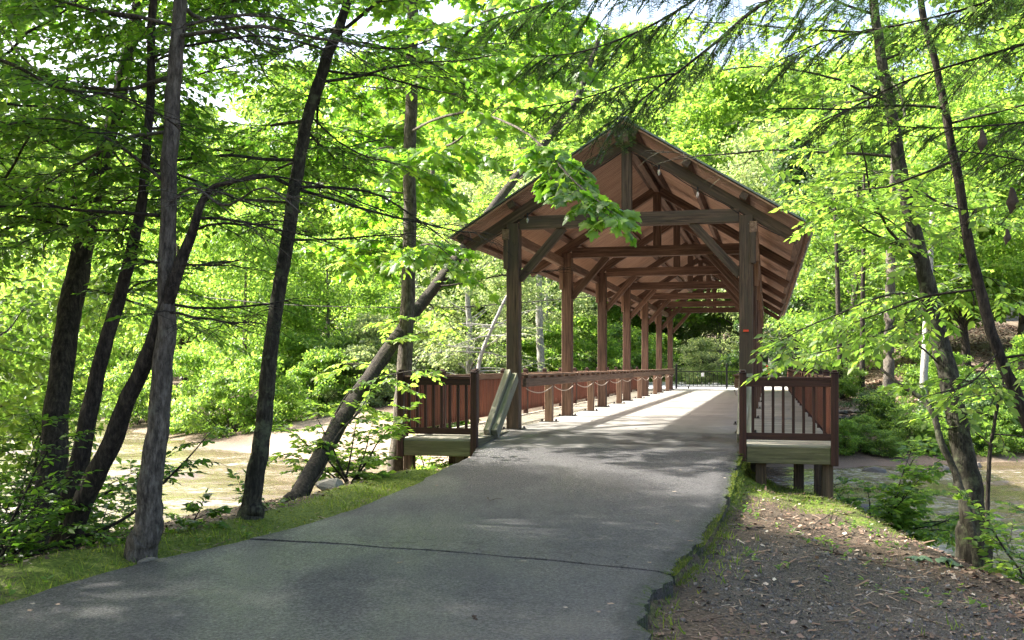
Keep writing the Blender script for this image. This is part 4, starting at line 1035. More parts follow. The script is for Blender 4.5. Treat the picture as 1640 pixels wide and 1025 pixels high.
hem(T, [(1500, -260, 9.0), (1330, -60, 9.2), (1215, 10, 9.4), (1150, 65, 9.5), (1080, 120, 9.6), (1020, 165, 9.7), (960, 210, 9.8)], .026, .75, .85, start=.35)
hem(T, [(1080, 118, 9.6), (1020, 128, 9.4), (960, 150, 9.2), (900, 165, 9.0), (840, 175, 8.9)], .010, .45, .95)
hem(T, [(1400, -200, 8.6), (1200, -60, 8.7), (1080, 20, 8.8), (1000, 60, 8.9), (920, 85, 9.0), (850, 90, 9.0)], .016, .7, .95, start=.3)
hem(T, [(1250, -160, 8.4), (1080, -60, 8.4), (960, -20, 8.5), (860, 10, 8.6), (790, 30, 8.7)], .014, .7, .95, start=.3)
hem(T, [(1900, 60, 8.8), (1700, 60, 8.8), (1560, 95, 8.9), (1450, 130, 9.0), (1370, 170, 9.1), (1300, 200, 9.2)], .016, .8, .5, start=.1)
hem(T, [(1900, 180, 9.0), (1700, 190, 8.8), (1600, 200, 8.8), (1500, 205, 8.9), (1400, 200, 9.0)], .014, .8, .35, start=.1)
hem(T, [(1900, 0, 9.0), (1700, -40, 8.6), (1560, 10, 8.7), (1440, 40, 8.8), (1340, 60, 9.0), (1250, 95, 9.1)], .014, .8, .8, start=.1)
hem(T, [(1850, 300, 8.8), (1700, 270, 8.6), (1600, 250, 8.5), (1520, 240, 8.6)], .012, .8, .3, start=.1)
hem(T, [(1850, -160, 8.8), (1700, -140, 8.6), (1550, -60, 8.4), (1400, -30, 8.4), (1300, 10, 8.5)], .014, .8, .9, start=.1)
T.finish('hemlock_tree', 'hemlock whose dark needled boughs hang over the roof ridge from the right', parts=False)
hc = T
for k, (px, py, s_) in enumerate(((1572, 208, 1.1), (1620, 300, 1.3), (1612, 366, .8))):
    p = P(px, py, 8.6); z = np.linspace(0, 1, 9)
    ts = TubeSet().add(np.stack([np.full(9, 0.) + .01 * np.sin(z * 4), np.zeros(9), -.17 * s_ * z], -1), (.006 + .028 * np.sin(np.pi * np.clip(z, .02, .98)) * (1 + .25 * np.cos(z * 40))) * s_, 7)
    o = link('hanging_cluster', ts.mesh('hanging_cluster', M['twig']), None, tuple(p))
    tag(o, ('brown withered leaf cluster caught in the hemlock twigs, uppermost of three', 'brown withered leaf cluster caught in the hemlock twigs, middle one of three', 'brown withered leaf cluster caught in the hemlock twigs, lowest of three')[k], 'leaf cluster', 'withered clusters in the hemlock')

# ------------------------------------------------------------------ woods across the river: few crowns, many trees
def crown_mesh(seed, H, R, z0, nclump, nleaf, size, mat, shape='round', kind='card', hole=.0):
    r = np.random.default_rng(seed); P_, A_, N_, S_ = [], [], [], []; cl = []
    for k in range(nclump):
        for _ in range(30):
            u = r.random(); z = z0 + (H - z0) * u
            prof = math.sin(math.pi * min(1, u * .80 + .16)) ** .7 if shape == 'round' else (1 - u) ** .8 + .05
            rr = R * prof * math.sqrt(r.uniform(.12, 1)); th = r.uniform(0, 2 * math.pi)
            c = np.array([rr * math.cos(th), rr * math.sin(th), z])
            if fbm(np.array([c[0] * .55 + 9]), np.array([c[2] * .55 + c[1] * .4]), seed)[0] > .36 + hole: break
        cl.append(c); ra = R * r.uniform(.13, .27)
        n = int(nleaf / nclump * r.uniform(.5, 1.5))
        d = nrm(r.normal(size=(n, 3))) * (r.random((n, 1)) ** .5); d[:, 2] *= .5
        q = c + d * ra * np.array([1.35, 1.35, 1]); P_.append(q)
        out = nrm(d + np.array([0, 0, .3])); A_.append(nrm(out * .6 + r.normal(size=(n, 3)) * .6 + np.array([0, 0, -.4]))); N_.append(out * .5 + np.array([0, 0, .8]) + r.normal(size=(n, 3)) * .45); S_.append(size * r.uniform(.6, 1.3, n))
    P_, A_, N_, S_ = map(np.concatenate, (P_, A_, N_, S_))
    return leaves_mesh('crown', kind, M[mat], P_, A_, N_, S_, r), np.array(cl)
def wood_mesh(seed, H, r0, cl, bark_, lean=.4):
    r = np.random.default_rng(seed + 500); ts = TubeSet(); k = 9; t = np.linspace(0, 1, k)
    p = np.stack([lean * np.sin(t * 2.2), lean * .5 * np.sin(t * 3), H * .9 * t - .5], -1); p[:, :2] += np.cumsum((r.random((k, 2)) - .5) * .22, 0); p[:, :2] -= p[0, :2]
    ts.add(p, r0 * (1.15 - t) ** .9, 8); tr = ts.mesh('trunk', M[bark_]); bs = TubeSet()
    for c in cl[r.permutation(len(cl))[:26]]:
        zz = max(.15, min(.95, (c[2] - .22 * math.hypot(c[0], c[1]) - .8) / (H * .9))); i = np.array([np.interp(zz, t, p[:, q]) for q in range(3)])
        m = (i + c) / 2 + np.array([0, 0, .25]) + (r.random(3) - .5) * .5
        bs.add(resample(np.array([i, m, c]), 7), np.linspace(r0 * .32 * (1.1 - zz), .012, 7), 5)
    return tr, bs.mesh('branches', M[bark_])
KINDS_ = {}
def kind(nm, seed, H, R, z0, ncl, nlf, size, mat, bark_, r0, **kw):
    c, cl = crown_mesh(seed, H, R, z0, ncl, nlf, size, mat, **kw); t, b_ = wood_mesh(seed, H, r0, cl, bark_); KINDS_[nm] = (t, b_, c)
kind('bright_a', 101, 15, 4.6, 3.0, 170, 24000, .24, 'leaf_bright', 'bark_dark', .22)
kind('bright_b', 102, 13, 5.0, 1.8, 180, 26000, .23, 'leaf_bright', 'bark_grey', .2)
kind('mid_a', 103, 18, 5.2, 3.5, 200, 28000, .26, 'leaf_mid', 'bark_dark', .28)
kind('mid_b', 104, 16, 4.4, 2.0, 170, 24000, .24, 'leaf_mid', 'bark_grey', .24)
kind('pale_a', 105, 15, 4.8, 2.0, 150, 20000, .21, 'leaf_pale', 'bark_white', .24, hole=.04)
kind('dark_a', 106, 17, 3.6, 1.0, 180, 24000, .25, 'leaf_dark', 'bark_dark', .25, shape='cone')
kind('bush_b', 107, 3.2, 2.0, .0, 60, 9000, .15, 'leaf_bright', 'bark_dark', .05)
kind('bush_m', 108, 2.6, 1.9, .0, 60, 9000, .14, 'leaf_mid', 'bark_dark', .05)
kind('bush_p', 109, 3.4, 2.2, .0, 60, 8000, .15, 'leaf_pale', 'bark_grey', .05)
kind('bush_d', 110, 2.6, 2.0, .0, 60, 8000, .14, 'leaf_dark', 'bark_dark', .05)
kind('shade', 111, 14, 4.6, 3.0, 190, 40000, .17, 'leaf_mid', 'bark_dark', .22)
WORD = {'shade': ('leafy tree', 'added_shade_tree'), 'bright_a': ('yellow-green broadleaf tree', 'sunlit_tree'), 'bright_b': ('low-crowned bright green tree', 'spreading_tree'), 'mid_a': ('tall mid-green broadleaf tree', 'tall_tree'), 'mid_b': ('grey-stemmed green tree', 'grey_stemmed_tree'),
        'pale_a': ('pale-leaved white-barked tree', 'sycamore_tree'), 'dark_a': ('dark evergreen tree', 'evergreen_tree'), 'bush_b': ('bright green bush', 'bush'), 'bush_m': ('mid-green bush', 'bush'), 'bush_p': ('pale grey-green bush', 'bush'), 'bush_d': ('dark evergreen bush', 'bush')}
BR = np.random.default_rng(77)
def place(kd, x, y, sc_=1.0, where='', group='trees across the river', sx=None, label=None):
    z = float(ground_z(np.array([x]), np.array([y]))[0]); w_, nm = WORD[kd]
    t = empty(nm, (x, y, z - .05), BR.uniform(0, 6.28)); tag(t, label or (w_ + ' ' + where), 'bush' if kd.startswith('bush') else 'tree', group)
    f = sx if sx else sc_ * BR.uniform(.9, 1.1); t.scale = (f, f, sc_)
    for pn, m_ in zip(('trunk', 'branches', 'crown'), KINDS_[kd]):
        if kd.startswith('bush') and pn == 'trunk': continue
        o = link(pn, m_, t)
        if pn != 'trunk': o['kind'] = 'stuff'
    return t
LAND = [(70, 'at the left picture edge'), (190, 'behind the three leaning stems'), (330, 'behind the straight grey trunk'), (480, 'behind the mossy curving trunk'), (620, 'behind the leaning ivy-stemmed trunk'), (720, 'behind the slim maple'), (830, 'just left of the bridge portal'),
        (960, 'seen past the near bays of the bridge'), (1080, 'seen past the far bays of the bridge'), (1200, 'beyond the iron gate'), (1320, 'just right of the bridge roof'), (1440, 'between bridge roof and lichened trunk'), (1560, 'behind the lichened trunk'), (9999, 'at the right picture edge')]
def pk(kd, px, Y, sc_=1.0, where='', **kw):
    lm = next(t_ for b_, t_ in LAND if px < b_); row = 'front row' if Y < 64 else 'second row' if Y < 90 else 'rearmost'
    lab = WORD[kd][0] + (' ' if kd.startswith('b') and (kd.startswith('bush') or Y > 60) else ' across the river ') + lm + (', ' + row if not kd.startswith('bush') else (', nearer the water' if Y < 50 else '') + (', larger one' if sc_ > 1.25 else ''))
    return place(kd, (px - 820) / F * Y, Y, sc_, where, label=lab, **kw)
wl = 'in the woods across the river, left of the bridge'; wr = 'in the woods across the river, right of the bridge'; wb = 'in the woods beyond the far end of the bridge'
for kd, px, Y, s_ in (('bright_b', 520, 60, .75), ('bright_b', 395, 58, .9), ('bright_a', 300, 70, 1.1), ('bright_b', 190, 84, 1.3), ('bright_a', 90, 98, 1.5), ('bright_a', 20, 120, 1.6), ('bright_b', 640, 74, .85),
                      ('mid_a', 250, 104, 1.6), ('mid_a', 480, 100, 1.7), ('bright_a', 400, 92, 1.5), ('bright_a', 560, 92, 1.6), ('mid_b', 340, 125, 2.0), ('bright_b', 650, 108, 2.0), ('bright_a', -60, 128, 1.8), ('mid_b', 140, 135, 2.0), ('mid_a', 60, 155, 2.2), ('bright_b', 220, 150, 2.6), ('mid_a', 600, 135, 2.3), ('mid_b', 440, 140, 2.4)):
    pk(kd, px, Y, s_, wl)
for kd, px, Y, s_ in (('pale_a', 752, 56, .8), ('pale_a', 875, 66, .9), ('bright_b', 950, 86, 1.0), ('bright_b', 1090, 92, 1.0), ('pale_a', 1150, 88, 1.0), ('bright_a', 735, 96, 1.8), ('mid_b', 810, 110, 2.1), ('bright_a', 890, 104, 1.9), ('mid_a', 1030, 118, 1.9), ('bright_b', 970, 126, 2.4), ('bright_b', 1010, 92, 1.0), ('bright_a', 1110, 130, 2.3), ('mid_b', 760, 140, 2.5), ('bright_a', 712, 76, 1.55), ('bright_a', 860, 92, 2.1), ('bright_a', 1180, 82, 1.6), ('bright_b', 1170, 100, 2.3), ('bright_a', 1045, 106, 2.3)):
    pk(kd, px, Y, s_, wb)
for kd, px, Y, s_ in (('dark_a', 1275, 64, .95), ('dark_a', 1330, 78, 1.2), ('pale_a', 1240, 72, 1.2), ('mid_b', 1355, 56, .9), ('bright_b', 1480, 62, 1.0), ('bright_a', 1550, 58, 1.0), ('bright_b', 1640, 60, 1.1), ('dark_a', 1400, 86, 1.3),
                      ('mid_a', 1600, 90, 1.6), ('bright_a', 1310, 104, 1.9), ('mid_b', 1440, 98, 1.8), ('bright_a', 1205, 112, 1.9), ('bright_b', 1520, 84, 1.6), ('bright_b', 1400, 120, 2.4), ('bright_a', 1680, 84, 1.7), ('bright_b', 1240, 140, 2.6)):
    pk(kd, px, Y, s_, wr)
for x_, y_, s_, wh in ((-10.4, 9.4, 1.0, 'on the near bank past the picture edge, over the water'), (-9.6, 15.5, .9, 'leaning in from the picture edge behind the dark stems'), (-8.8, 5.2, 1.0, 'on the near bank beside the road, out past the picture edge')):  # dense crowns added past the left edge to keep sun off the near road
    place('shade', x_, y_, s_, label='added leafy shade tree ' + wh, group='added shade trees')
# bushes along the far banks
wbk = 'on the far bank, left of the bridge'
for kd, px, Y, s_ in (('bush_b', 515, 53, 1.0), ('bush_p', 575, 54, .9), ('bush_b', 300, 54, 1.3), ('bush_m', 360, 51, 1.2), ('bush_b', 420, 50, 1.1), ('bush_m', 230, 62, 1.5), ('bush_b', 150, 74, 1.8), ('bush_m', 80, 84, 2.0), ('bush_b', 20, 92, 2.2), ('bush_b', 470, 56, 1.3), ('bush_m', 540, 56, 1.4), ('bush_p', 600, 57, 1.3), ('bush_p', 680, 60, 1.3), ('bush_m', 640, 64, 1.6)):
    pk(kd, px, Y, s_, wbk, group='bushes on the far bank')
for kd, px, Y, s_ in (('bush_p', 745, 60, 1.2), ('bush_m', 810, 62, 1.3), ('bush_b', 880, 63, 1.2), ('bush_b', 935, 66, 1.3), ('bush_m', 990, 70, 1.5), ('bush_p', 1120, 68, .9), ('bush_m', 1050, 78, 1.4), ('bush_m', 1180, 66, .8)):
    pk(kd, px, Y, s_, 'beyond the bridge and gate', group='bushes beyond the bridge')
for kd, px, Y, s_ in (('bush_b', 1350, 39.6, .4), ('bush_m', 1415, 39.6, .38), ('bush_b', 1500, 40.6, .42), ('bush_b', 1570, 41, .42), ('bush_m', 1635, 41.4, .45), ('bush_m', 1380, 40.5, .5), ('bush_m', 1460, 41, .55), ('bush_d', 1530, 41.5, .6), ('bush_m', 1600, 42, .6), ('bush_d', 1395, 44.5, .6), ('bush_m', 1440, 43.5, .8), ('bush_d', 1560, 44, .9), ('bush_m', 1610, 44, 1.0), ('bush_m', 1345, 50, .7), ('bush_b', 1520, 48, .8), ('bush_b', 1660, 46, 1.1), ('bush_m', 1480, 52, .9)):
    pk(kd, px, Y, s_, 'on the far bank below the stone wall', group='bushes under the stone wall')
# bare background trunks that show singly
def pole(px, y0, y1, w_, Y, bark_, label, lean=0):
    z0 = float(ground_z(np.array([(px - 820) / F * Y]), np.array([Y]))[0]); b_ = P(px, y0, Y); b_[2] = z0 - .2; tp = P(px + lean, y1, Y); r0 = w_ / 2 / F * Y
    t = Tree(int(px), 'card', 'leaf_mid', bark_, .24, .7)
    t.trunk([(*b_, r0 * 1.25), (*(b_ * .8 + tp * .2), r0), (*(b_ * .4 + tp * .6), r0 * .85), (*tp, r0 * .5)], 9, .05)
    t.limbs(0, b_[2] + (tp[2] - b_[2]) * .5, tp[2], 7, 3.2, every=.9, sublen=1.6, twiglen=.9, tw_every=.45)
    t.finish('woodland_tree', label, nleaf=0, parts=False, group='single trunks on the far bank')
pole(1348, 645, 300, 8, 50, 'bark_dark', 'thin dark trunk at the stone wall, next to the end railing post', -12)
pole(1380, 650, 280, 8, 50, 'bark_dark', 'thin dark trunk at the stone wall, between a thin one and a thick one', 4)
pole(1421, 655, 250, 18, 48, 'bark_grey', 'thick grey trunk standing at the stone wall on the far bank', 10)
pole(1476, 668, 330, 13, 46, 'bark_white', 'white-barked trunk leaning behind the lichened tree', 18)
pole(698, 600, 250, 13, 62, 'bark_grey', 'grey trunk in the woods seen past the slim maple', -6)
pole(682, 600, 330, 8, 60, 'bark_white', 'pale thin trunk leaning in the woods beside a grey trunk', -26)
pole(868, 600, 380, 13, 60, 'bark_white', 'pale trunk seen through the first bay of the bridge', -8)
# tangle of pale bare branches beyond the railing
T = Tree(91, 'card', 'leaf_pale', 'bark_white', .14, .25)
T.trunk(pxpoly([(765, 615, 9, 50), (770, 570, 7, 50), (790, 520, 6, 50), (815, 470, 5, 50), (850, 430, 3, 50)]), 6)
for k in range(22):
    a = T.trunks[0][1][T.r.integers(6, 30)]; T.limb(a, T.r.uniform(-2.2, 2.2), T.r.uniform(-.4, .7), T.r.uniform(2, 4.5), .04, sublen=1.3, every=.5, twiglen=.5, tw_every=.4, start=.1)
T.finish('bare_branched_tree', 'tangle of pale half-bare branches seen between railing and eave', parts=False)

# ------------------------------------------------------------------ shrubs and seedlings on the near banks
def shrub(seed, px, py, Y, h, wd, nst, mat, size, name, label, group=None, leaf='oval', cat_='shrub', nleaf=120, fan=(-3.1, 3.1), dens=.85):
    x = (px - 820) / F * Y; z = float(ground_z(np.array([x]), np.array([Y]))[0])
    t = Tree(seed, leaf, mat, 'bark_dark', size, dens, droop=.3); r = t.r
    for k in range(nst):
        a = r.uniform(*fan); e = r.uniform(.5, 1.3); L = h * r.uniform(.7, 1.1)
        d = np.array([math.sin(a) * math.cos(e) * wd, math.cos(a) * math.cos(e) * wd, math.sin(e)]); b = np.array([x + r.uniform(-.1, .1), Y + r.uniform(-.1, .1), z - .1])
        tt = np.linspace(0, 1, 7)[:, None]; pts = b + d * L * tt - np.array([0, 0, 1]) * tt ** 2 * L * .25 * math.cos(e) + np.cumsum((r.random((7, 3)) - .5) * .05 * L, 0)
        t.branch(pts, .010 + .006 * h, .003, sublen=.3 * h, every=.13, twiglen=.24, tw_every=.085, start=.15, nl=8)
    return t.finish(name, label, cat_, group, base=(x, Y, z), nleaf=nleaf)
shrub(201, 1392, 760, 17.4, 2.1, 1.0, 13, 'leaf_bright', .125, 'bank_shrub', 'bright leafy shrub on the bank against the end railing')
shrub(202, 1425, 770, 18.6, 1.0, 1.1, 5, 'leaf_bright', .10, 'bank_shrub', 'low bright shrub over the water right of the railing shrub', nleaf=80)
shrub(203, 1690, 800, 10.4, 1.3, .8, 5, 'leaf_bright', .10, 'bank_shrub', 'bright shrub cut by the picture edge above the water', fan=(-2.6, -.3))
shrub(204, 20, 890, 11.6, 2.4, 1.0, 12, 'leaf_beech', .09, 'bank_shrub', 'tall dark-leaved shrub behind the leaning stems')
shrub(205, 150, 880, 11.8, 1.5, .8, 5, 'leaf_bright', .085, 'bank_shrub', 'leafy shrub between the leaning stems and the grey trunk')
shrub(206, 300, 850, 10.6, .6, .5, 2, 'weed', .10, 'seedling', 'small broad-leaved seedling right of the grey trunk', cat_='seedling', leaf='maple', nleaf=60)
shrub(207, 560, 800, 15.2, 1.6, 1.1, 7, 'leaf_bright', .11, 'bank_shrub', 'light green shrub between leaning trunk and end railing')
shrub(208, 690, 790, 19.6, 1.5, 1.1, 8, 'leaf_bright', .11, 'bank_shrub', 'bright shrub growing under the end of the walkway', nleaf=60)
shrub(209, 432, 830, 12.6, .6, .8, 3, 'weed', .10, 'seedling', 'small seedling beside the mossy curving trunk', cat_='seedling', nleaf=60)
shrub(210, -40, 930, 9.2, 1.6, .9, 8, 'leaf_beech', .08, 'bank_shrub', 'dark shrub at the picture edge beside the road', fan=(0, 2.2))
shrub(211, 700, 640, 44, 2.4, 1.2, 8, 'leaf_mid', .2, 'bank_shrub', 'green shrub on the sandy far bank', nleaf=0)
shrub(212, 848, 690, 19.9, .34, .6, 3, 'weed', .08, 'weed', 'small weed sprouting at the foot of the portal post', cat_='weed', nleaf=20)
#PART4
# ------------------------------------------------------------------ ground cover
SR = np.random.default_rng(301)
def scatter(n, x0, x1, y0, y1, keep):
    x = SR.uniform(x0, x1, n); y = SR.uniform(y0, y1, n); k = keep(x, y); return x[k], y[k]
def offroad(x, y): return ~inside(x, y, RPOLY)
def wet(x, y): return inside(x, y, WPOLY)
# moss and grass on the verges
def mossk(x, y):
    m_, g_, s_ = zones(x, y); return offroad(x, y) & ~wet(x, y) & (SR.random(len(x)) < m_ ** 1.2) & (fbm(x * 1.5, y * 1.5, 55) > .30)
x, y = scatter(110000, -6, 7, 6, 18, mossk); z = ground_z(x, y); n = len(x)
up = np.array([0, 0, 1.0])
pos = np.stack([x, y, z - .005], -1)
o = link('moss', leaves_mesh('moss', 'blade', M['moss'], pos, nrm(np.stack([SR.normal(size=n) * .6, SR.normal(size=n) * .6, np.ones(n)], -1)), SR.normal(size=(n, 3)), SR.uniform(.012, .04, n), SR, SR.uniform(2.0, 4.5, n)))
tag(o, 'green moss and short turf along both road edges', 'moss', kind='stuff')
tt = SR.uniform(.50, .985, 9000); ix = tt * (len(ROADR) - 1); i0_ = np.floor(ix).astype(int); fr_ = (ix - i0_)[:, None]; q = ROADR[i0_, 2:4] * (1 - fr_) + ROADR[np.minimum(i0_ + 1, len(ROADR) - 1), 2:4] * fr_
kp = fbm(q[:, 1] * 1.6, q[:, 1] * 0, 133) > .44; q = q[kp]; n = len(q); off_ = SR.normal(size=n) * .05 + .03; xq = q[:, 0] + off_; yq = q[:, 1]
pos = np.stack([xq, yq, np.where(off_ < .05, road_z(xq, yq) - .02, road_z(xq, yq) - .10)], -1)
o = link('edge_moss', leaves_mesh('edge_moss', 'blade', M['edge_moss'], pos, nrm(np.stack([SR.normal(size=n) * .6 + .3, SR.normal(size=n) * .6, np.ones(n)], -1)), SR.normal(size=(n, 3)), SR.uniform(.012, .035, n), SR, SR.uniform(1.5, 3.5, n)))
tag(o, 'moss cushions hanging on the broken asphalt edge', 'moss', kind='stuff')
def grassk(x, y):
    m_, g_, s_ = zones(x, y); dl_, dr_ = seg_dist(x, y, RL), seg_dist(x, y, RR)
    e = np.where(dl_ < dr_, .55 * np.exp(-((dl_ - .35) / .45) ** 2), .5 * np.exp(-(dr_ / .3) ** 2) + .25 * m_)
    return offroad(x, y) & ~wet(x, y) & (SR.random(len(x)) < e) & (fbm(x * 1.1, y * 1.1, 66) > .5)
x, y = scatter(26000, -6, 7, 5, 18, grassk)
x = np.repeat(x, 3) + SR.normal(size=len(x) * 3) * .02; y = np.repeat(y, 3) + SR.normal(size=len(y) * 3) * .02; n = len(x); z = ground_z(x, y)
o = link('grass', leaves_mesh('grass', 'blade', M['grass'], np.stack([x, y, z - .01], -1), nrm(np.stack([SR.normal(size=n) * .45, SR.normal(size=n) * .45, np.ones(n)], -1)), SR.normal(size=(n, 3)), SR.uniform(.04, .12, n), SR, SR.uniform(.7, 1.4, n)))
tag(o, 'short grass growing along the road verges', 'grass', kind='stuff')
# low weeds
def weedk(x, y):
    dl_, dr_ = seg_dist(x, y, RL), seg_dist(x, y, RR)
    return offroad(x, y) & ~wet(x, y) & (np.where(dl_ < dr_, (dl_ > .15) & (dl_ < 1.6) & (y < 11), (dr_ < 4.5)) & (fbm(x * 1.4, y * 1.4, 88) > .60))
x, y = scatter(2600, -6, 7, 5, 18, weedk); k = 6
px_ = np.repeat(x, k); py_ = np.repeat(y, k); n = len(px_); a = SR.uniform(0, 6.28, n); pz = ground_z(px_, py_)
ax = np.stack([np.cos(a), np.sin(a), SR.uniform(.1, .9, n)], -1); st = SR.uniform(0, .07, n)
o = link('weeds', leaves_mesh('weeds', 'oval', M['weed'], np.stack([px_, py_, pz + st], -1), ax, np.tile(up, (n, 1)) + SR.normal(size=(n, 3)) * .3, SR.uniform(.03, .075, n), SR))
tag(o, 'low leafy weeds on the verges', 'weeds', kind='stuff')
# gravel patch
def gravk(x, y):
    m_, g_, s_ = zones(x, y); return offroad(x, y) & (SR.random(len(x)) < np.clip(g_ * 1.2, .03, 1) ** 1.3) & (seg_dist(x, y, RR) < 4.8) & (seg_dist(x, y, RL) > seg_dist(x, y, RR)) & ~wet(x, y)
x, y = scatter(30000, .6, 6.5, 5, 15, gravk); n = len(x); z = ground_z(x, y)
OCT = np.array([(1, 0, 0), (-1, 0, 0), (0, 1, 0), (0, -1, 0), (0, 0, .6), (0, 0, -.6)], float); OF = np.array([[0, 2, 4], [2, 1, 4], [1, 3, 4], [3, 0, 4], [2, 0, 5], [1, 2, 5], [3, 1, 5], [0, 3, 5]])
s_ = SR.gamma(2.2, .0035, n) + .003; R3 = SR.normal(size=(n, 3, 3)); R3 = np.linalg.qr(R3)[0]
V = np.einsum('nij,kj->nki', R3, OCT) * (1 + SR.uniform(-.35, .35, (n, 6, 1))) * s_[:, None, None] + np.stack([x, y, z + .002], -1)[:, None]
me = make_mesh('gravel', V.reshape(-1, 3), (OF[None] + (np.arange(n) * 6)[:, None, None]).reshape(-1, 3), [M['gravel']], False, {'rnd': ('FLOAT', np.repeat(SR.random(n), 6))})
tag(link('gravel', me), 'dark grey crushed gravel spread beside the asphalt edge', 'gravel', kind='stuff')
# fallen leaves
def littk(x, y):
    m_, g_, s_ = zones(x, y); dl_, dr_ = seg_dist(x, y, RL), seg_dist(x, y, RR); right = dr_ < dl_
    e = np.where(right, .16 + .8 * sstep(1.6, 3.4, dr_ + (fbm(x, y, 91) - .5) * 2), .55 * sstep(.6, 1.4, dl_))
    e = e * (1 - .7 * g_) * (1 - .6 * m_); dn_ = seg_dist(x, y, NEAR_SH)
    return offroad(x, y) & ~wet(x, y) & (SR.random(len(x)) < e) & (dn_ > .8)
x, y = scatter(60000, -7, 9, 5, 19, littk); n = len(x); z = ground_z(x, y); a = SR.uniform(0, 6.28, n)
o = link('leaf_litter', leaves_mesh('leaf_litter', 'litter', M['litter'], np.stack([x, y, z + SR.uniform(0, .012, n)], -1), np.stack([np.cos(a), np.sin(a), SR.normal(size=n) * .25], -1), np.tile(up, (n, 1)) + SR.normal(size=(n, 3)) * .35, SR.uniform(.025, .075, n), SR))
tag(o, 'brown fallen leaves carpeting the river bank', 'leaf litter', kind='stuff')
# needles and bits of stick
def debk(x, y): return offroad(x, y) & ~wet(x, y) & (seg_dist(x, y, NEAR_SH) > .8) & (SR.random(len(x)) < .25 + .75 * (seg_dist(x, y, RR) < 4.5))
x, y = scatter(16000, -6, 7, 5, 16, debk); n = len(x); z = ground_z(x, y); a = SR.uniform(0, 6.28, n)
o = link('twig_litter', leaves_mesh('twig_litter', 'needle', M['litter'], np.stack([x, y, z + .006], -1), np.stack([np.cos(a), np.sin(a), SR.normal(size=n) * .1], -1), np.tile(up, (n, 1)), SR.gamma(2, .03, n) + .02, SR, SR.uniform(.15, .6, n)))
tag(o, 'brown needles and bits of stick strewn over the soil', 'litter', kind='stuff')
# mulch on the far slope
x = SR.uniform(8, 34, 30000); y = SR.uniform(44, 70, 30000); lx_, ly_ = Binv(x, y); k = (lx_ > 5); x, y = x[k], y[k]; n = len(x); z = ground_z(x, y); a = SR.uniform(0, 6.28, n)
o = link('mulch', leaves_mesh('mulch', 'litter', M['litter'], np.stack([x, y, z + .01], -1), np.stack([np.cos(a), np.sin(a), SR.normal(size=n) * .3], -1), np.tile(up, (n, 1)) + SR.normal(size=(n, 3)) * .4, SR.uniform(.10, .2, n), SR))
tag(o, 'pinkish brown mulch covering the slope behind the stone wall', 'mulch', kind='stuff')
# twigs lying about, each one a thing
def fallen_twig(rows, r0, label, fork=True):
    pts = []
    for (px, py, Y) in rows:
        q = P(px, py, Y); q[2] = float(np.maximum(ground_z(q[:1], q[1:2])[0], road_z(q[0], q[1]) + .03 if inside(q[:1], q[1:2], RPOLY)[0] else -9)) + r0 * .9; pts.append(q)
    pts = resample(np.array(pts), 14); pts[1:-1] += (SR.random((12, 3)) - .5) * .02; b = pts[0].copy()
    ts = TubeSet().add(pts - b, np.linspace(r0, r0 * .4, 14), 5)
    if fork: q = pts[8] - b; d = pts[9] - pts[7]; ts.add(np.array([q, q + d * 1.2 + np.array([.05, .06, .02]), q + d * 2.2 + np.array([.12, .14, .015])]), np.array([.5, .4, .2]) * r0, 4)
    o = link('fallen_twig', ts.mesh('fallen_twig', M['twig']), None, tuple(b)); tag(o, label, 'twig', 'twigs on the ground')
def gp(px, py):   # distance at which a pixel meets the ground
    Y = np.linspace(4.5, 30, 1200); q = np.array([P(px, py, v) for v in Y]); g = ground_z(q[:, 0], q[:, 1]); r_ = inside(q[:, 0], q[:, 1], RPOLY); g = np.where(r_, road_z(q[:, 0], q[:, 1]) + .02, g)
    h = np.where(q[:, 2] < g)[0]; return float(Y[h[0]]) if len(h) else 12.0
def tw(a, b, r0, label, fork=True):
    m_ = ((a[0] + b[0]) / 2, (a[1] + b[1]) / 2); fallen_twig([(*q, gp(*q)) for q in (a, m_, b)], r0, label, fork)
tw((1315, 882), (1452, 915), .012, 'long dark fallen twig across the gravel patch')
tw((1238, 722), (1340, 815), .010, 'long twig slanting from the end railing down over the moss')
tw((1198, 848), (1245, 845), .010, 'short dark stick on the soil near the asphalt edge')
tw((1298, 902), (1315, 890), .008, 'short forked stick on the gravel')
tw((1300, 818), (1395, 830), .008, 'thin twig lying on the moss below the end railing', False)
tw((1310, 945), (1330, 968), .008, 'pale curved stick in the middle of the gravel', False)
tw((780, 800), (786, 806), .010, 'small dark twig lying on the asphalt', True)
tw((757, 990), (764, 996), .007, 'small stick on the asphalt near the picture bottom', False)
tw((862, 767), (885, 764), .006, 'thin straw lying on the approach asphalt', False)
tw((1465, 985), (1520, 1010), .008, 'thin twig on the fallen leaves near the corner', False)
# wilted broad leaves lying on the litter
for k, (px, py, s_, a) in enumerate(((1476, 899, .34, 2.2), (1518, 906, .34, -.6))):
    Y = gp(px, py); q = P(px, py, Y); wl_ = empty('broken_leaf_sprig', tuple(q), a); tag(wl_, ('wilted pale green lobed leaf on the fallen leaves, the one nearer the gravel', 'wilted pale green lobed leaf on the fallen leaves, the one nearer the trunk')[k], 'leaf', 'wilted leaves on the ground')
    for j in range(5):
        t_ = (j - 2) * .55; me_ = leaf_single('maple', M['wilt']); o = link('lobe', me_, wl_, (0, 0, .03 + .008 * j)); o.rotation_euler = (SR.uniform(-.1, .25), SR.uniform(-.2, .2), t_); o.scale = (s_ * .42, s_ * .62, s_ * .6)
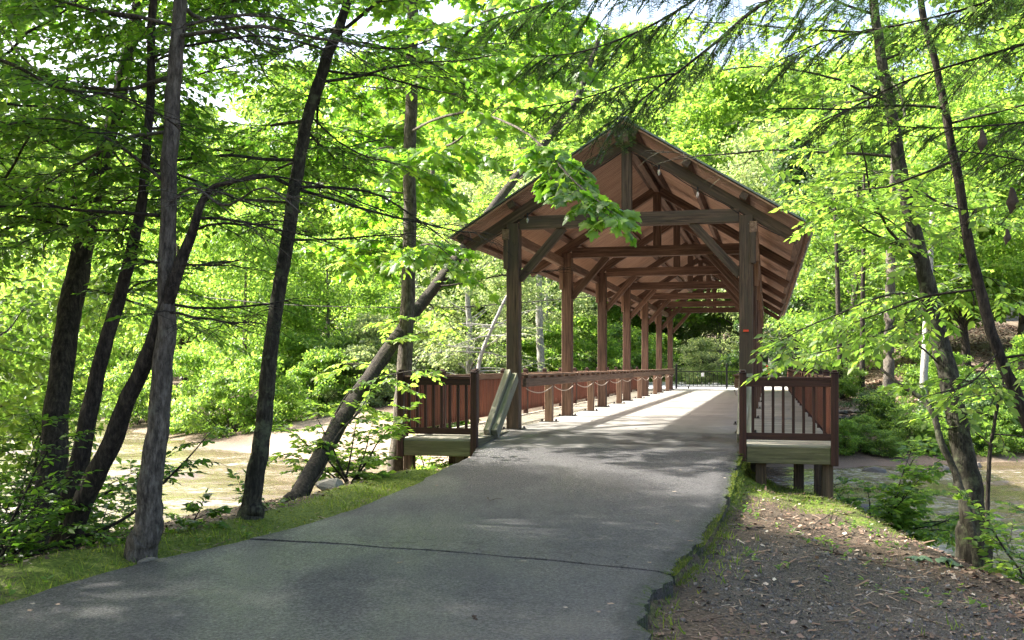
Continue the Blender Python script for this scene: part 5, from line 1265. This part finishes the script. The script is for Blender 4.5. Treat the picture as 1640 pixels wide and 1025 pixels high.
# small fallen leaves on asphalt
pts_ = [(1300, 818), (1105, 870), (1120, 903), (1040, 905), (1085, 838), (905, 978), (978, 972), (958, 985), (1090, 755), (1143, 752), (1160, 768), (1080, 790), (640, 905), (52, 972), (48, 983), (92, 973), (1052, 842), (838, 903), (700, 780), (1020, 690)]
LEAFWH = ['on the moss below the end railing', 'on the asphalt just short of the seam near the broken edge', 'at the broken edge end of the seam', 'beside the seam near its right end', 'midway between seam and bridge near the broken edge', 'on the worn patch, left of two others',
          'on the worn patch, right of two others', 'on the worn patch, between two others', 'on the approach below the portal', 'on the approach near the end railing post', 'on the approach by the mossy edge', 'on the approach right of the middle', 'on the near asphalt left of the worn patch',
          'at the near left road corner, first of three', 'at the near left road corner, lowest of three', 'at the near left road corner, right of three', 'on the asphalt beyond the seam, right of the middle', 'just nearer than the seam in mid-road', 'on the approach left of the middle', 'on the deck right behind the portal']
for k, (px, py) in enumerate(pts_):
    Y = gp(px, py); q = P(px, py, Y); q[2] += .02
    o = link('stray_leaf', make_mesh('stray_leaf', TEMPL['litter'][0] * .055, [f.copy() for f in TEMPL['litter'][1]], [M['litter']], True, {'rnd': ('FLOAT', np.full(6, .75 + .25 * SR.random()))}), None, tuple(q)); o.rotation_euler = (0, 0, SR.uniform(0, 6))
    tag(o, 'small pale fallen leaf ' + LEAFWH[k], 'fallen leaf', 'stray leaves on the road')

# ------------------------------------------------------------------ stones
def stone_mesh(seed, flat=.7, sub=2):
    bm = bmesh.new(); bmesh.ops.create_icosphere(bm, subdivisions=sub, radius=1); r = np.random.default_rng(seed)
    pl_ = nrm(r.normal(size=(9, 3))); dd = r.uniform(.55, .9, 9)
    for v in bm.verts:
        c = np.array(v.co)
        for p_, d_ in zip(pl_, dd):
            e = c.dot(p_) - d_
            if e > 0: c = c - p_ * e * .9
        v.co = Vector((c[0], c[1], c[2] * flat))
    me_ = bpy.data.meshes.new('stone'); bm.to_mesh(me_); bm.free(); me_.materials.append(M['wall_stone']); return me_
STN = [stone_mesh(k, SR.uniform(.55, .85)) for k in range(8)]
spots = [(1390, 742, 26, .5, 'below the bank shrub'), (1432, 745, 30, .45, 'at the water edge beyond the bank shrub'), (1365, 720, 25, .4, 'under the bright shrub by the railing'), (1470, 735, 36.6, .32, 'on the far water edge, under the stone wall'),
         (1510, 742, 37, .28, 'on the far water edge, behind the lichened trunk'), (1562, 738, 38, .3, 'on the far water edge, right of the lichened trunk'), (1400, 735, 36, .4, 'on the far bank nearest the end railing'),
         (240, 866, 9.1, .09, 'at the foot of the straight grey trunk'), (105, 912, 9.9, .16, 'at the foot of the leaning stems'), (530, 795, 14.2, .2, 'on the moss by the leaning trunk'), (640, 735, 19, .3, 'under the walkway end'), (1310, 700, 22, .4, 'pale under the right-hand walkway')]
for k, (px, py, Y, s_, wh) in enumerate(spots):
    q = P(px, py, Y); z = float(ground_z(q[:1], q[1:2])[0]); o = link('stone', STN[k % 8], None, (q[0], q[1], max(z, WATER_Z - .1) + s_ * .2)); o.scale = (s_ * SR.uniform(.9, 1.4), s_, s_ * SR.uniform(.8, 1.1)); o.rotation_euler = (0, 0, SR.uniform(0, 6))
    tag(o, 'rounded grey stone ' + wh, 'stone', 'stones on the banks')
# dry stone wall on the far bank
wall = empty('stone_wall', (0, 0, 0)); tag(wall, 'low dry-stacked grey stone wall on the far bank past the end railing', 'wall')
wa, wb_ = np.array([13.2, 45.6]), np.array([22.5, 47.2]); d = wb_ - wa; L = np.linalg.norm(d); d /= L; ang = math.atan2(d[1], d[0]); cnt = 0
for row in range(5):
    u = 0.0; zb = -1.95 + row * .25
    while u < L:
        wd = SR.uniform(.28, .62); p = wa + d * (u + wd / 2)
        o = link('stone', STN[SR.integers(8)], wall); o.location = (p[0] + SR.uniform(-.03, .03), p[1] + SR.uniform(-.05, .05), zb + .12 + SR.uniform(-.02, .02)); o.scale = (wd * .56, .32, .17); o.rotation_euler = (SR.uniform(-.06, .06), SR.uniform(-.06, .06), ang + SR.uniform(-.08, .08)); u += wd; cnt += 1
# low stone edging beyond the gate
wall = empty('stone_edging', (0, 0, 0)); tag(wall, 'low tan stone edging at the foot of the slope beyond the gate', 'wall')
a_, b_ = B(2.4, 52, 0)[:2], B(9.5, 46, 0)[:2]; d = b_ - a_; L = np.linalg.norm(d); d /= L; ang = math.atan2(d[1], d[0])
for row in range(2):
    u = 0.0
    while u < L:
        wd = SR.uniform(.4, .8); p = a_ + d * (u + wd / 2); o = link('stone', STN[SR.integers(8)], wall); o.location = (p[0], p[1], .14 + row * .28); o.scale = (wd * .56, .35, .2); o.rotation_euler = (0, 0, ang); u += wd
# overhead cable across the river woods
pts = np.array([P(-200, 415, 60), P(0, 437, 56), P(220, 463, 53), P(430, 486, 50), P(600, 492, 49), P(745, 491, 49), P(1000, 470, 49)])
o = link('overhead_cable', TubeSet().add(resample(pts, 60), .022, 5).mesh('overhead_cable', M['steel'])); tag(o, 'thin overhead cable sagging across the woods left of the bridge', 'cable')

# ------------------------------------------------------------------ labels: tell look-alikes apart by their order in the picture
by = {}
for o in bpy.data.objects:
    if o.parent is None and 'label' in o and o.name.split('.')[0] != 'stray_leaf': by.setdefault(o['label'], []).append(o)
for lb, os_ in by.items():
    if len(os_) > 1:
        os_.sort(key=lambda o: o.location.x / o.location.y); n = len(os_)
        for i, o in enumerate(os_): o['label'] = lb + ', ' + (('left one' if i == 0 else 'right one') if n == 2 else ('leftmost', 'second from left', 'third from left', 'fourth from left', 'fifth from left')[i])
